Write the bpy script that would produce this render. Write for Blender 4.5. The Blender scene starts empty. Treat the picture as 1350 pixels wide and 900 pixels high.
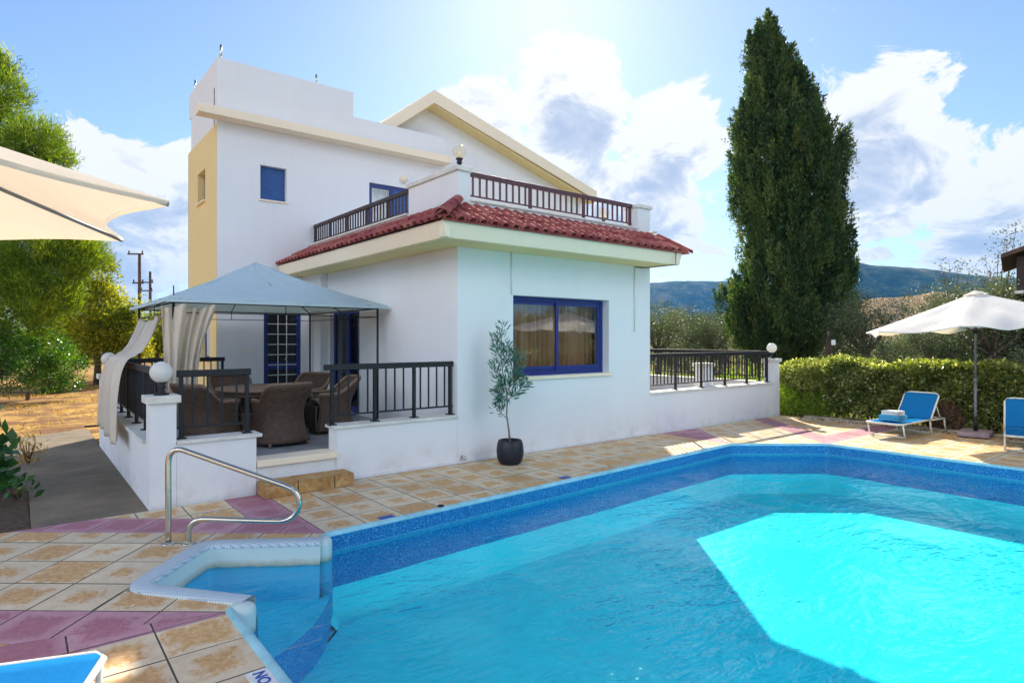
import bpy, bmesh, math, random
import numpy as np
from mathutils import Vector, Matrix
R = math.radians
random.seed(7); rng = np.random.default_rng(7)
scene = bpy.context.scene
col = scene.collection
CR = Vector((0.782, -0.6235, 0)); CF = Vector((0.6235, 0.782, 0))   # across / away from the pool terrace diagonal
def W(lat, dep, z=0.0):
    return Vector((CR.x*lat + CF.x*dep, CR.y*lat + CF.y*dep, z))

# ------------------------------------------------------------------ objects
def tag(o, label=None, cat=None, group=None, kind=None):
    if label: o['label'] = label
    if cat: o['category'] = cat
    if group: o['group'] = group
    if kind: o['kind'] = kind
    return o
def empty(name, loc=(0,0,0), rz=0.0, label=None, cat=None, group=None):
    o = bpy.data.objects.new(name, None); col.objects.link(o)
    o.location = loc; o.rotation_euler = (0, 0, rz); o.empty_display_size = .2
    return tag(o, label, cat, group)
KIDS = {}
def copy_tree(o, parent=None):
    c = o.copy(); col.objects.link(c); c.parent = parent
    for ch in list(KIDS.get(o.name, [])):
        k = copy_tree(ch, c); KIDS.setdefault(c.name, []).append(k)
    return c
class MB:
    def __init__(s): s.v=[]; s.f=[]; s.m=[]; s.uv=None; s.sm=[]
    def add(s, vs, fs, mi=0, smooth=False):
        b=len(s.v); s.v += [tuple(p) for p in vs]
        for f in fs: s.f.append(tuple(i+b for i in f)); s.m.append(mi); s.sm.append(smooth)
        return s
    def box(s, x0,x1,y0,y1,z0,z1, mi=0):
        return s.add([(x0,y0,z0),(x1,y0,z0),(x1,y1,z0),(x0,y1,z0),(x0,y0,z1),(x1,y0,z1),(x1,y1,z1),(x0,y1,z1)],
              [(0,3,2,1),(4,5,6,7),(0,1,5,4),(1,2,6,5),(2,3,7,6),(3,0,4,7)], mi)
    def prism(s, poly, z0, z1, mi=0):
        n=len(poly)
        a=sum(poly[i][0]*poly[(i+1)%n][1]-poly[(i+1)%n][0]*poly[i][1] for i in range(n))
        if a<0: poly=poly[::-1]
        vs=[(p[0],p[1],z0) for p in poly]+[(p[0],p[1],z1) for p in poly]
        fs=[tuple(range(n-1,-1,-1)), tuple(range(n,2*n))]+[(i,(i+1)%n,n+(i+1)%n,n+i) for i in range(n)]
        return s.add(vs,fs,mi)
    def extr(s, prof, axis, a0, a1, mi=0):
        """prof: list of 2D points; extrude along axis 'x' (prof=(y,z)) or 'y' (prof=(x,z))"""
        n=len(prof); vs=[]
        for a in (a0,a1):
            for p in prof: vs.append((a,p[0],p[1]) if axis=='x' else (p[0],a,p[1]))
        fs=[tuple(range(n)), tuple(range(2*n-1,n-1,-1))]+[(i,n+i,n+(i+1)%n,(i+1)%n) for i in range(n)]
        return s.add(vs,fs,mi)
    def tube(s, pts, r, n=8, mi=0, cap=True, smooth=True):
        pts=[Vector(p) for p in pts]; rs=r if isinstance(r,(list,tuple)) else [r]*len(pts)
        vs=[]; fs=[]; prev=None
        for i,p in enumerate(pts):
            d=(pts[min(i+1,len(pts)-1)]-pts[max(i-1,0)])
            d=d.normalized() if d.length>1e-9 else Vector((0,0,1))
            if prev is None:
                a=Vector((0,0,1)) if abs(d.z)<.9 else Vector((1,0,0)); x=d.cross(a).normalized()
            else:
                x=(prev-d*prev.dot(d)); x=x.normalized() if x.length>1e-6 else d.cross(Vector((0,0,1))).normalized()
            prev=x; y=d.cross(x)
            for k in range(n):
                t=2*math.pi*k/n; vs.append(p+(x*math.cos(t)+y*math.sin(t))*rs[i])
        for i in range(len(pts)-1):
            for k in range(n):
                a=i*n+k; b=i*n+(k+1)%n; fs.append((a,b,b+n,a+n))
        if cap: fs.append(tuple(range(n-1,-1,-1))); fs.append(tuple(range((len(pts)-1)*n,len(pts)*n)))
        return s.add(vs,fs,mi,smooth)
    def lathe(s, prof, c=(0,0,0), n=24, mi=0, smooth=True):
        vs=[];fs=[]
        for (r,z) in prof:
            for k in range(n):
                t=2*math.pi*k/n; vs.append((c[0]+r*math.cos(t),c[1]+r*math.sin(t),c[2]+z))
        for i in range(len(prof)-1):
            for k in range(n):
                a=i*n+k;b=i*n+(k+1)%n; fs.append((a,b,b+n,a+n))
        fs.append(tuple(range(n-1,-1,-1))); fs.append(tuple(range((len(prof)-1)*n,len(prof)*n)))
        return s.add(vs,fs,mi,smooth)
    def sphere(s,c,r,n=20,mi=0):
        prof=[(max(1e-4,r*math.sin(math.pi*i/(n//2))), -r*math.cos(math.pi*i/(n//2))) for i in range(n//2+1)]
        return s.lathe(prof,c,n,mi)
    def grid(s, fn, nu, nv, mi=0, smooth=True):
        vs=[fn(i/nu,j/nv) for j in range(nv+1) for i in range(nu+1)]
        fs=[(j*(nu+1)+i,j*(nu+1)+i+1,(j+1)*(nu+1)+i+1,(j+1)*(nu+1)+i) for j in range(nv) for i in range(nu)]
        return s.add(vs,fs,mi,smooth)
    def build(s, name, mats, parent=None, bevel=0, label=None, solid=0):
        me=bpy.data.meshes.new(name); me.from_pydata(s.v,[],s.f)
        if not isinstance(mats,(list,tuple)): mats=[mats]
        for m in mats: me.materials.append(m)
        me.polygons.foreach_set('material_index', s.m); me.polygons.foreach_set('use_smooth', s.sm)
        me.update()
        o=bpy.data.objects.new(name,me); col.objects.link(o)
        if parent is not None:
            o.parent=parent; KIDS.setdefault(parent.name,[]).append(o)
        if bevel:
            b=o.modifiers.new('bevel','BEVEL'); b.width=bevel; b.segments=2; b.limit_method='ANGLE'; b.angle_limit=R(40)
        if solid:
            b=o.modifiers.new('solid','SOLIDIFY'); b.thickness=solid; b.offset=0
        if label: o['label']=label
        return o

# ------------------------------------------------------------------ materials
def nm(name):
    m=bpy.data.materials.new(name); m.use_nodes=True; nt=m.node_tree; nt.nodes.clear()
    return m,nt
def nd(nt,t,**kw):
    n=nt.nodes.new(t)
    for k,v in kw.items():
        if k in ('inp',):
            for a,b in v.items(): n.inputs[a].default_value=b
        else: setattr(n,k,v)
    return n
def lk(nt,a,b): nt.links.new(a,b)
def ramp(nt, fac, stops, interp='LINEAR'):
    r=nd(nt,'ShaderNodeValToRGB'); r.color_ramp.interpolation=interp
    e=r.color_ramp.elements
    while len(e)>1: e.remove(e[-1])
    e[0].position=stops[0][0]; e[0].color=(*stops[0][1],1)
    for p,c in stops[1:]:
        x=e.new(p); x.color=(*c,1)
    lk(nt,fac,r.inputs[0]); return r.outputs[0]
def math_(nt,op,a,b=None,c=None):
    n=nd(nt,'ShaderNodeMath',operation=op)
    for i,x in enumerate((a,b,c)):
        if x is None: continue
        if isinstance(x,(int,float)): n.inputs[i].default_value=x
        else: lk(nt,x,n.inputs[i])
    return n.outputs[0]
def mixc(nt,f,a,b,mode='MIX'):
    n=nd(nt,'ShaderNodeMix',data_type='RGBA',blend_type=mode)
    for i,x in ((0,f),(6,a),(7,b)):
        if isinstance(x,(int,float)): n.inputs[i].default_value=x
        elif isinstance(x,tuple): n.inputs[i].default_value=(*x[:3],1)
        else: lk(nt,x,n.inputs[i])
    return n.outputs[2]
def noise(nt,vec,scale,detail=4,rough=.55,dist=0.0):
    n=nd(nt,'ShaderNodeTexNoise'); n.inputs['Scale'].default_value=scale; n.inputs['Detail'].default_value=detail
    n.inputs['Roughness'].default_value=rough; n.inputs['Distortion'].default_value=dist
    if vec is not None: lk(nt,vec,n.inputs['Vector'])
    return n.outputs['Fac']
def coord(nt,scale=(1,1,1),kind='Object'):
    t=nd(nt,'ShaderNodeTexCoord'); m=nd(nt,'ShaderNodeMapping'); m.inputs['Scale'].default_value=scale
    lk(nt,t.outputs[kind],m.inputs[0]); return m.outputs[0]
def wcoord(nt,scale=(1,1,1)):
    t=nd(nt,'ShaderNodeNewGeometry'); m=nd(nt,'ShaderNodeMapping'); m.inputs['Scale'].default_value=scale
    lk(nt,t.outputs['Position'],m.inputs[0]); return m.outputs[0]
def bump(nt,h,strength=.3,dist=.02):
    b=nd(nt,'ShaderNodeBump'); b.inputs['Strength'].default_value=strength; b.inputs['Distance'].default_value=dist
    lk(nt,h,b.inputs['Height']); return b.outputs[0]
def pbsdf(nt,c,rough=.6,metal=0,normal=None,spec=.5,**kw):
    p=nd(nt,'ShaderNodeBsdfPrincipled')
    if isinstance(c,tuple): p.inputs['Base Color'].default_value=(*c[:3],1)
    else: lk(nt,c,p.inputs['Base Color'])
    if isinstance(rough,(int,float)): p.inputs['Roughness'].default_value=rough
    else: lk(nt,rough,p.inputs['Roughness'])
    p.inputs['Metallic'].default_value=metal; p.inputs['Specular IOR Level'].default_value=spec
    if normal is not None: lk(nt,normal,p.inputs['Normal'])
    for k,v in kw.items(): p.inputs[k].default_value=v
    return p.outputs[0]
def out(nt,s,vol=None):
    o=nd(nt,'ShaderNodeOutputMaterial')
    if s is not None: lk(nt,s,o.inputs[0])
    if vol is not None: lk(nt,vol,o.inputs[1])
M={}
def simple(name,c,rough=.6,metal=0,var=.12,sc=6,bs=.15,bd=.01,spec=.5,bsc=60):
    m,nt=nm(name); v=wcoord(nt)
    n=noise(nt,v,sc,5,.6); c2=tuple(x*(1-var*1.6) for x in c); c3=tuple(min(1,x*(1+var)) for x in c)
    cc=ramp(nt,n,[(.3,c2),(.7,c3)])
    nb=noise(nt,v,bsc,4,.6)
    out(nt,pbsdf(nt,cc,rough,metal,bump(nt,nb,bs,bd),spec)); M[name]=m; return m
def plaster(name,c,stain=.10):
    m,nt=nm(name); v=wcoord(nt)
    big=noise(nt,v,.7,6,.6,.4); strk=noise(nt,wcoord(nt,(5,5,.5)),1.2,5,.65)
    c1=mixc(nt,math_(nt,'MULTIPLY',ramp(nt,big,[(.35,(0,0,0)),(.75,(1,1,1))]),stain),c,tuple(x*.72 for x in c))
    c2=mixc(nt,math_(nt,'MULTIPLY',ramp(nt,strk,[(.5,(0,0,0)),(.8,(1,1,1))]),stain),c1,tuple(x*y for x,y in zip(c,(.7,.66,.6))))
    # splash dirt near the ground
    g=nd(nt,'ShaderNodeNewGeometry'); sp=nd(nt,'ShaderNodeSeparateXYZ'); lk(nt,g.outputs['Position'],sp.inputs[0])
    low=nd(nt,'ShaderNodeMapRange'); lk(nt,sp.outputs[2],low.inputs[0]); low.inputs[1].default_value=0; low.inputs[2].default_value=.45; low.inputs[3].default_value=1; low.inputs[4].default_value=0
    sn=ramp(nt,noise(nt,v,3.5,6,.7),[(.48,(0,0,0)),(.66,(1,1,1))])
    c3=mixc(nt,math_(nt,'MULTIPLY',math_(nt,'MULTIPLY',low.outputs[0],sn),.35),c2,tuple(x*y for x,y in zip(c,(.6,.5,.42))))
    hb=math_(nt,'ADD',math_(nt,'MULTIPLY',noise(nt,v,90,4,.7),.5),noise(nt,v,6,3,.5))
    out(nt,pbsdf(nt,c3,.85,0,bump(nt,hb,.25,.012),.3)); M[name]=m; return m
plaster('white_plaster',(.83,.84,.86),.11); plaster('cream_and_bounce_plaster',(.86,.68,.34)); plaster('cream_trim',(.95,.82,.63),.12)  # cream is side wall paint; on the soffits it stands in for bounced light
simple('cap_stone',(.76,.74,.68),.7,0,.10,5,.2,.01)
simple('black_metal',(.007,.007,.011),.6,0,.2,20,.1,.003)
simple('dark_wood',(.045,.022,.022),.5,0,.3,20,.2,.004)
simple('purple_wood',(.10,.032,.045),.5,0,.3,20,.2,.004)
simple('blue_paint',(.008,.030,.20),.4,0,.15,15,.1,.003)
simple('blue_shutter',(.02,.11,.36),.5,0,.15,15,.1,.003)
simple('white_paint',(.78,.78,.76),.4,0,.08,15,.1,.002)
simple('lounger_frame',(.80,.78,.70),.4,0,.1,15,.1,.002)
simple('plastic_blue',(.01,.09,.42),.5,0,.1,30,.1,.002)
simple('dark_pot',(.008,.010,.018),.45,0,.25,9,.35,.004)
simple('soil',(.10,.06,.035),.95,0,.4,20,.6,.02)
simple('bark',(.14,.10,.07),.9,0,.4,12,.8,.03,bsc=18)
simple('young_bark',(.23,.19,.15),.85,0,.3,30,.5,.004)
simple('dead_wood',(.17,.10,.055),.9,0,.4,14,.6,.01)
simple('pole_wood',(.10,.06,.045),.9,0,.3,3,.4,.02)
simple('dark_curtain',(.035,.03,.035),.9,0,.2,6,.2,.01)
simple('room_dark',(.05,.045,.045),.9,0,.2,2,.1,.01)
simple('cushion',(.30,.24,.20),.9,0,.15,20,.3,.01)
simple('concrete',(.21,.165,.115),.9,0,.22,1.6,.5,.02,bsc=30)
simple('edge_stone',(.42,.36,.28),.9,0,.3,5,.7,.02,bsc=20)
simple('purple_block',(.36,.27,.31),.85,0,.2,8,.5,.01)
simple('car_paint',(.75,.76,.78),.25,0,.05,3,.0,.001)
simple('rubber',(.02,.02,.02),.8)
simple('dark_glass',(.02,.025,.03),.1)
simple('brown_roof',(.13,.06,.045),.7,0,.25,5,.3,.02)
simple('dark_timber',(.045,.022,.02),.7,0,.25,5,.3,.02)
simple('towel_white',(.82,.82,.82),.95,0,.06,30,.6,.01,bsc=120)
simple('towel_blue',(.10,.48,.72),.95,0,.1,30,.6,.01,bsc=120)
simple('terracotta',(.45,.22,.10),.8,0,.2,6,.3,.01)

def mat_steel():
    m,nt=nm('steel'); n=noise(nt,wcoord(nt),40,3)
    out(nt,pbsdf(nt,(.62,.58,.50),math_(nt,'ADD',math_(nt,'MULTIPLY',n,.2),.12),1.0)); M['steel']=m
mat_steel()
def mat_rooftile():
    m,nt=nm('roof_tile'); v=wcoord(nt); n=noise(nt,v,4,5,.6); n2=noise(nt,v,30,4,.7)
    c=ramp(nt,n,[(.3,(.21,.045,.05)),(.5,(.36,.095,.085)),(.72,(.50,.21,.16))])
    c=mixc(nt,ramp(nt,n2,[(.55,(0,0,0)),(.75,(.5,.5,.5))]),c,(.30,.17,.14))
    out(nt,pbsdf(nt,c,.9,0,bump(nt,n2,.5,.012),.12)); M['roof_tile']=m
mat_rooftile()
def mat_fabric(name,c,trans=.45,dirt=.15,tt=(1.0,.86,.62)):
    m,nt=nm(name); v=wcoord(nt); n=noise(nt,v,3,5,.65)
    cc=mixc(nt,math_(nt,'MULTIPLY',ramp(nt,n,[(.4,(0,0,0)),(.75,(1,1,1))]),dirt),c,tuple(x*.6 for x in c))
    b=bump(nt,noise(nt,v,14,4,.6),.25,.02)
    d=nd(nt,'ShaderNodeBsdfDiffuse'); lk(nt,cc,d.inputs[0]); lk(nt,b,d.inputs['Normal'])
    t=nd(nt,'ShaderNodeBsdfTranslucent'); lk(nt,mixc(nt,1.0,cc,tt,'MULTIPLY'),t.inputs[0])
    x=nd(nt,'ShaderNodeMixShader'); x.inputs[0].default_value=trans
    lk(nt,d.outputs[0],x.inputs[1]); lk(nt,t.outputs[0],x.inputs[2]); out(nt,x.outputs[0]); M[name]=m
mat_fabric('canvas',(.78,.72,.64),.40,.15,(1.0,.90,.78)); mat_fabric('canvas_white',(.93,.92,.90),.32,.1); mat_fabric('gazebo_cloth',(.68,.88,.99),.34,.16); mat_fabric('curtain_cloth',(.88,.82,.72),.35,.2)
mat_fabric('mesh_blue',(.02,.24,.62),.25,.3)
mat_fabric('brown_curtain',(.85,.44,.22),.15,.3)
mat_fabric('lace',(.70,.72,.76),.3,.1)
def mat_globe():
    m,nt=nm('globe'); 
    d=nd(nt,'ShaderNodeBsdfTranslucent'); d.inputs[0].default_value=(.9,.88,.82,1)
    p=nd(nt,'ShaderNodeBsdfPrincipled'); p.inputs['Base Color'].default_value=(.88,.87,.84,1); p.inputs['Roughness'].default_value=.15
    x=nd(nt,'ShaderNodeMixShader'); x.inputs[0].default_value=.35; lk(nt,p.outputs[0],x.inputs[1]); lk(nt,d.outputs[0],x.inputs[2]); out(nt,x.outputs[0]); M['globe']=m
mat_globe()
def mat_clearglobe():
    m,nt=nm('clear_globe')
    t=nd(nt,'ShaderNodeBsdfTransparent'); t.inputs[0].default_value=(.93,.9,.84,1)
    p=nd(nt,'ShaderNodeBsdfPrincipled'); p.inputs['Base Color'].default_value=(.85,.8,.7,1); p.inputs['Roughness'].default_value=.08
    l=nd(nt,'ShaderNodeLayerWeight'); l.inputs[0].default_value=.45
    x=nd(nt,'ShaderNodeMixShader'); lk(nt,math_(nt,'ADD',math_(nt,'MULTIPLY',l.outputs['Facing'],.75),.15),x.inputs[0])
    lk(nt,t.outputs[0],x.inputs[1]); lk(nt,p.outputs[0],x.inputs[2]); out(nt,x.outputs[0]); M['clear_globe']=m
mat_clearglobe()
def mat_glass(name,tint=(.85,.88,.9),base=.08):
    m,nt=nm(name)
    t=nd(nt,'ShaderNodeBsdfTransparent'); t.inputs[0].default_value=(*tint,1)
    g=nd(nt,'ShaderNodeBsdfGlossy'); g.inputs['Roughness'].default_value=.015
    lk(nt,bump(nt,noise(nt,wcoord(nt),1.6,2),.06,.02),g.inputs['Normal'])
    f=nd(nt,'ShaderNodeFresnel'); gb=nd(nt,'ShaderNodeNewGeometry'); lk(nt,math_(nt,'SUBTRACT',1.5,math_(nt,'MULTIPLY',gb.outputs['Backfacing'],.8333)),f.inputs[0])
    x=nd(nt,'ShaderNodeMixShader'); lk(nt,math_(nt,'ADD',math_(nt,'MULTIPLY',f.outputs[0],.9),base),x.inputs[0])
    lk(nt,t.outputs[0],x.inputs[1]); lk(nt,g.outputs[0],x.inputs[2]); out(nt,x.outputs[0]); M[name]=m
mat_glass('window_glass'); mat_glass('door_glass',(.7,.72,.75),.05)
def mat_wicker():
    m,nt=nm('wicker'); v=coord(nt,(1,1,1),'UV')
    br=nd(nt,'ShaderNodeTexBrick'); lk(nt,v,br.inputs[0]); br.offset=.5
    br.inputs['Scale'].default_value=1; br.inputs['Brick Width'].default_value=.05; br.inputs['Row Height'].default_value=.024
    br.inputs['Mortar Size'].default_value=.0035; br.inputs['Mortar Smooth'].default_value=.6
    br.inputs['Color1'].default_value=(.06,.036,.025,1); br.inputs['Color2'].default_value=(.16,.10,.065,1); br.inputs['Mortar'].default_value=(.02,.013,.01,1)
    c=mixc(nt,.5,br.outputs[0],mixc(nt,noise(nt,coord(nt),20,3),(.05,.03,.02),(.13,.08,.055)))
    inv=math_(nt,'SUBTRACT',1.0,br.outputs['Fac'])
    out(nt,pbsdf(nt,c,.55,0,bump(nt,inv,.9,.006),.4)); M['wicker']=m
mat_wicker()
simple('wicker_rim',(.20,.13,.085),.6,0,.25,30,.5,.004,bsc=90)

def mat_leaf(name, dark, mid, light, trans=.45, tcol=None, rough=.5, spec=.35):
    m,nt=nm(name); a=nd(nt,'ShaderNodeAttribute',attribute_name='rnd')
    s=nd(nt,'ShaderNodeSeparateColor'); lk(nt,a.outputs['Color'],s.inputs[0])
    c=ramp(nt,s.outputs[0],[(0,dark),(.5,mid),(1,light)])
    p=pbsdf(nt,c,rough,0,None,spec)
    t=nd(nt,'ShaderNodeBsdfTranslucent'); tc=mixc(nt,1.0,c,tcol or (1.6,1.5,.5),'MULTIPLY')
    tcn=tc; lk(nt,tcn,t.inputs[0])
    x=nd(nt,'ShaderNodeMixShader'); x.inputs[0].default_value=trans
    lk(nt,p,x.inputs[1]); lk(nt,t.outputs[0],x.inputs[2]); out(nt,x.outputs[0]); M[name]=m
mat_leaf('leaf_cypress',(.022,.050,.020),(.065,.125,.04),(.18,.22,.06),.35,(1.5,1.6,.6))
mat_leaf('leaf_hedge',(.05,.085,.02),(.21,.26,.065),(.68,.68,.38),.52,(1.5,1.5,.5),.3,.6)
mat_leaf('leaf_olive',(.05,.075,.035),(.115,.145,.07),(.25,.28,.15),.28,(1.3,1.4,.8),.5)
mat_leaf('leaf_youngolive',(.03,.10,.085),(.08,.20,.16),(.20,.36,.29),.25,(1.2,1.5,.9),.45)
mat_leaf('leaf_pine',(.035,.085,.010),(.15,.26,.018),(.38,.46,.04),.45,(1.6,1.5,.4),.6)
mat_leaf('leaf_yellow',(.09,.15,.015),(.28,.36,.03),(.58,.56,.07),.5,(1.5,1.3,.4))
mat_leaf('leaf_citrus',(.02,.07,.010),(.06,.17,.02),(.17,.30,.04),.45,(1.5,1.6,.4),.3,.6)
mat_leaf('leaf_bright',(.07,.15,.02),(.20,.34,.04),(.42,.50,.07),.5,(1.5,1.5,.4))
mat_leaf('leaf_fig',(.02,.075,.02),(.05,.15,.04),(.10,.24,.06),.3,(1.3,1.6,.5),.3,.6)
mat_leaf('leaf_dry',(.30,.16,.03),(.55,.34,.07),(.75,.55,.18),.4,(1.4,1.2,.5))
mat_leaf('leaf_far',(.05,.075,.035),(.10,.14,.055),(.18,.22,.08),.2)
# ------------------------------------------------------------------ pool geometry
H_W=-.17
P1=Vector((1.085,4.36)); P2=Vector((2.228,5.54)); P3=Vector((9.51,5.95)); P4=Vector((10.79,4.92)); P5=Vector((11.0,-3.6)); P6=Vector((1.085,-3.6))
A_=Vector((1.16,4.45)); B_=Vector((.585,5.19)); C_=Vector((1.26,5.985)); D_=Vector((2.10,5.42))
E2=Vector((.635,.7725)); E1=Vector((.7725,-.635)); N3=Vector((.782,-.623)); N4=Vector((.623,.782))
def clip(poly,n,c):     # keep dot(p,n)<=c
    o=[]
    for i in range(len(poly)):
        p=poly[i]; q=poly[(i+1)%len(poly)]; a=p.dot(n)-c; b=q.dot(n)-c
        if a<=0: o.append(p)
        if a*b<0: o.append(p+(q-p)*(a/(a-b)))
    return o
def halfs(poly,hs):
    for n,c in hs:
        poly=clip(poly,n,c)
        if len(poly)<3: return []
    return poly
def side(a,b,keep):      # half plane of line a-b that contains point keep
    n=Vector((b.y-a.y,a.x-b.x)).normalized(); c=a.dot(n)
    if keep.dot(n)>c: n=-n; c=-c
    return (n,c)
X,Y=Vector((1,0)),Vector((0,1))
BOX=[Vector((-5,-7)),Vector((14.0,-7)),Vector((14.0,7.43)),Vector((-5,7.43))]
def s1(lo,hi):
    r=[]
    if lo is not None: r.append((-E2,-(E2.dot(P1)+lo)))
    if hi is not None: r.append((E2,E2.dot(P1)+hi))
    return r
def s3(lo,hi):
    r=[]
    if lo is not None: r.append((-N3,-(N3.dot(P3)+lo)))
    if hi is not None: r.append((N3,N3.dot(P3)+hi))
    return r
X1=Vector((-.037,4.70)); X2=Vector((1.80,6.48)); X3=Vector((9.94,7.17)); X4=Vector((11.68,5.35)); L2=1.639; L4=1.637
INS=Vector((5,0))
al=[(0.0,0.43),(math.atan2(E1.y,E1.x),.45),(math.atan2(N3.y,N3.x),.45)]
outP12=side(P1,P2,Vector((-1,6)))
inBC=side(B_,C_,P2); outBC=side(B_,C_,Vector((-1,7)))
regions=[ # (half planes, frame idx, pink, origin)
 ([(X,P1.x),(Y,4.33)],0,0,P1),
 ([(Y,4.70),(-Y,-4.33),side(P1,X1,Vector((-2,4.4))),(X,P1.x)],0,1,P1),
 (s1(-.45,0)+[side(P1,X1,Vector((-1,6))),(X,1.2)],1,1,P1),
 (s1(None,-.45)+[(-Y,-4.70),(X,1.0)],0,0,P1),
 (s1(0,L2)+[outBC],1,0,P1),
 (s1(0,L2)+[inBC,side(A_,B_,Vector((-2,4.5))),outP12],1,0,P1),
 (s1(0,L2)+[inBC,side(C_,D_,Vector((2.3,7))),outP12],1,0,P1),
 (s1(L2,L2+.45)+[side(P2,X2,Vector((-1,7.4))),(X,2.3)],1,1,P2),
 ([(-X,-1.80),(X,2.228),side(P2,X2,Vector((2.2,7.4))),(-Y,-5.4)],0,1,P2),
 (s1(L2+.45,None)+[(X,1.80)],0,0,Vector((1.8,7.43))),
 ([(-X,-2.228),(X,9.51),side(P2,P3,Vector((5,7)))],0,0,P2),
 ([(-X,-9.51),(X,9.94),side(P3,X3,Vector((9.6,7.4)))],0,1,P3),
 (s3(-.43,0)+[side(P3,X3,Vector((10.6,6.9))),side(P3,P4,Vector((12,7)))],2,1,P3),
 (s3(None,-.43)+[(-X,-9.94)],0,0,P3),
 (s3(0,L4)+[side(P3,P4,Vector((12,7)))],2,0,P3),
 (s3(L4,L4+.43)+[side(P4,X4,Vector((12,7))),side(P3,P4,Vector((12,7)))],2,1,P4),
 ([(-Y,-4.92),(Y,5.35),side(P4,X4,Vector((13,5))),(-X,-10.79)],0,1,P4),
 (s3(L4+.43,None)+[(-Y,-5.35),(-X,-10.9)],0,0,P4),
 ([(Y,4.92),side(P4,P5,Vector((13,1))),(-Y,3.6)],0,0,P4),
 ([(Y,-3.6),(-X,-P1.x)],0,0,P1),
]
def build_deck():
    vs=[];fs=[];uvs=[];cl=[];base=MB()
    for hs,fi,pink,org in regions:
        reg=halfs(BOX,hs)
        if len(reg)<3: continue
        base.add([(p.x,p.y,-.004) for p in reg],[tuple(range(len(reg)))])
        ang,T=al[fi]; e1=Vector((math.cos(ang),math.sin(ang))); e2=Vector((-e1.y,e1.x))
        xs=[(p-org).dot(e1) for p in reg]; ys=[(p-org).dot(e2) for p in reg]
        for i in range(math.floor(min(xs)/T),math.ceil(max(xs)/T)):
            for j in range(math.floor(min(ys)/T),math.ceil(max(ys)/T)):
                c=[org+e1*(T*(i+a))+e2*(T*(j+b)) for a,b in ((0,0),(1,0),(1,1),(0,1))]
                c=[c[0]] and [org+e1*(T*(i+a))+e2*(T*(j+b)) for a,b in ((.012,.012),(.988,.012),(.988,.988),(.012,.988))]
                q=halfs(c,hs+[(X,13.99),(-X,5),(Y,7.425),(-Y,7)])
                if len(q)<3: continue
                ar=abs(sum(q[k].x*q[(k+1)%len(q)].y-q[(k+1)%len(q)].x*q[k].y for k in range(len(q))))/2
                if ar<.004: continue
                b=len(vs); dz=random.uniform(-.0008,.0008)
                vs+= [(p.x,p.y,dz) for p in q]; fs.append(tuple(range(b,b+len(q))))
                for p in q: uvs.append((((p-org).dot(e1)/T-i),((p-org).dot(e2)/T-j)))
                cl.append((random.random(),float(pink),random.random(),1.0,len(q)))
    me=bpy.data.meshes.new('pool_deck'); me.from_pydata(vs,[],fs)
    u=me.uv_layers.new(name='UVMap'); u.data.foreach_set('uv',[x for p in uvs for x in p])
    ca=me.color_attributes.new('tint','FLOAT_COLOR','CORNER'); buf=[]
    for c in cl: buf+=list(c[:4])*c[4]
    ca.data.foreach_set('color',buf); me.update()
    m,nt=nm('deck_tiles'); v=coord(nt,(1,1,1),'UV'); s=nd(nt,'ShaderNodeSeparateXYZ'); lk(nt,v,s.inputs[0])
    at=nd(nt,'ShaderNodeAttribute',attribute_name='tint'); sc=nd(nt,'ShaderNodeSeparateColor'); lk(nt,at.outputs['Color'],sc.inputs[0])
    wc=wcoord(nt); st=noise(nt,wcoord(nt,(1.5,.8,1)),5.5,8,.72,1.2)
    # worn brown middle, pale border
    ex=math_(nt,'SUBTRACT',.5,math_(nt,'ABSOLUTE',math_(nt,'SUBTRACT',s.outputs[0],.5)))
    ey=math_(nt,'SUBTRACT',.5,math_(nt,'ABSOLUTE',math_(nt,'SUBTRACT',s.outputs[1],.5)))
    e=math_(nt,'MINIMUM',ex,ey)
    off=math_(nt,'MULTIPLY',math_(nt,'SUBTRACT',sc.outputs[2],.62),.30)
    e=math_(nt,'ADD',e,math_(nt,'ADD',off,math_(nt,'MULTIPLY',math_(nt,'SUBTRACT',st,.5),.85)))
    mid=ramp(nt,e,[(.09,(0,0,0)),(.22,(1,1,1))])
    n2=noise(nt,wc,22,6,.7,.5); n3=noise(nt,wc,1.1,3,.6)
    brown=ramp(nt,n2,[(.28,(.50,.25,.09)),(.5,(.72,.43,.18)),(.72,(.84,.61,.35))])
    cream=ramp(nt,noise(nt,wc,9,5,.6),[(.3,(.74,.59,.40)),(.7,(.88,.74,.52))])
    tone=mixc(nt,mid,cream,brown)
    pd=ramp(nt,n2,[(.3,(.36,.11,.15)),(.6,(.50,.21,.26))]); pl=ramp(nt,st,[(.3,(.52,.24,.31)),(.7,(.66,.38,.43))])
    pinkc=mixc(nt,math_(nt,'MULTIPLY',mid,.9),pl,pd)
    c=mixc(nt,sc.outputs[1],tone,pinkc)
    c=mixc(nt,math_(nt,'MULTIPLY',sc.outputs[0],.30),c,mixc(nt,1.0,c,(.62,.55,.58),'MULTIPLY'))
    c=mixc(nt,ramp(nt,n3,[(.45,(0,0,0)),(.75,(.35,.35,.35))]),c,mixc(nt,1.0,c,(.7,.68,.68),'MULTIPLY'))
    hb=math_(nt,'ADD',math_(nt,'MULTIPLY',n2,.6),noise(nt,wc,70,3,.6))
    out(nt,pbsdf(nt,c,ramp(nt,n2,[(.3,(.45,.45,.45)),(.7,(.75,.75,.75))]),0,bump(nt,hb,.35,.01),.35))
    me.materials.append(m)
    o=bpy.data.objects.new('pool_deck',me); col.objects.link(o); tag(o,kind='structure')
    simple('grout',(.14,.125,.11),.95,0,.3,12,.5,.01)
    b=base.build('deck_grout',M['grout']); tag(b,kind='structure')
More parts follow.
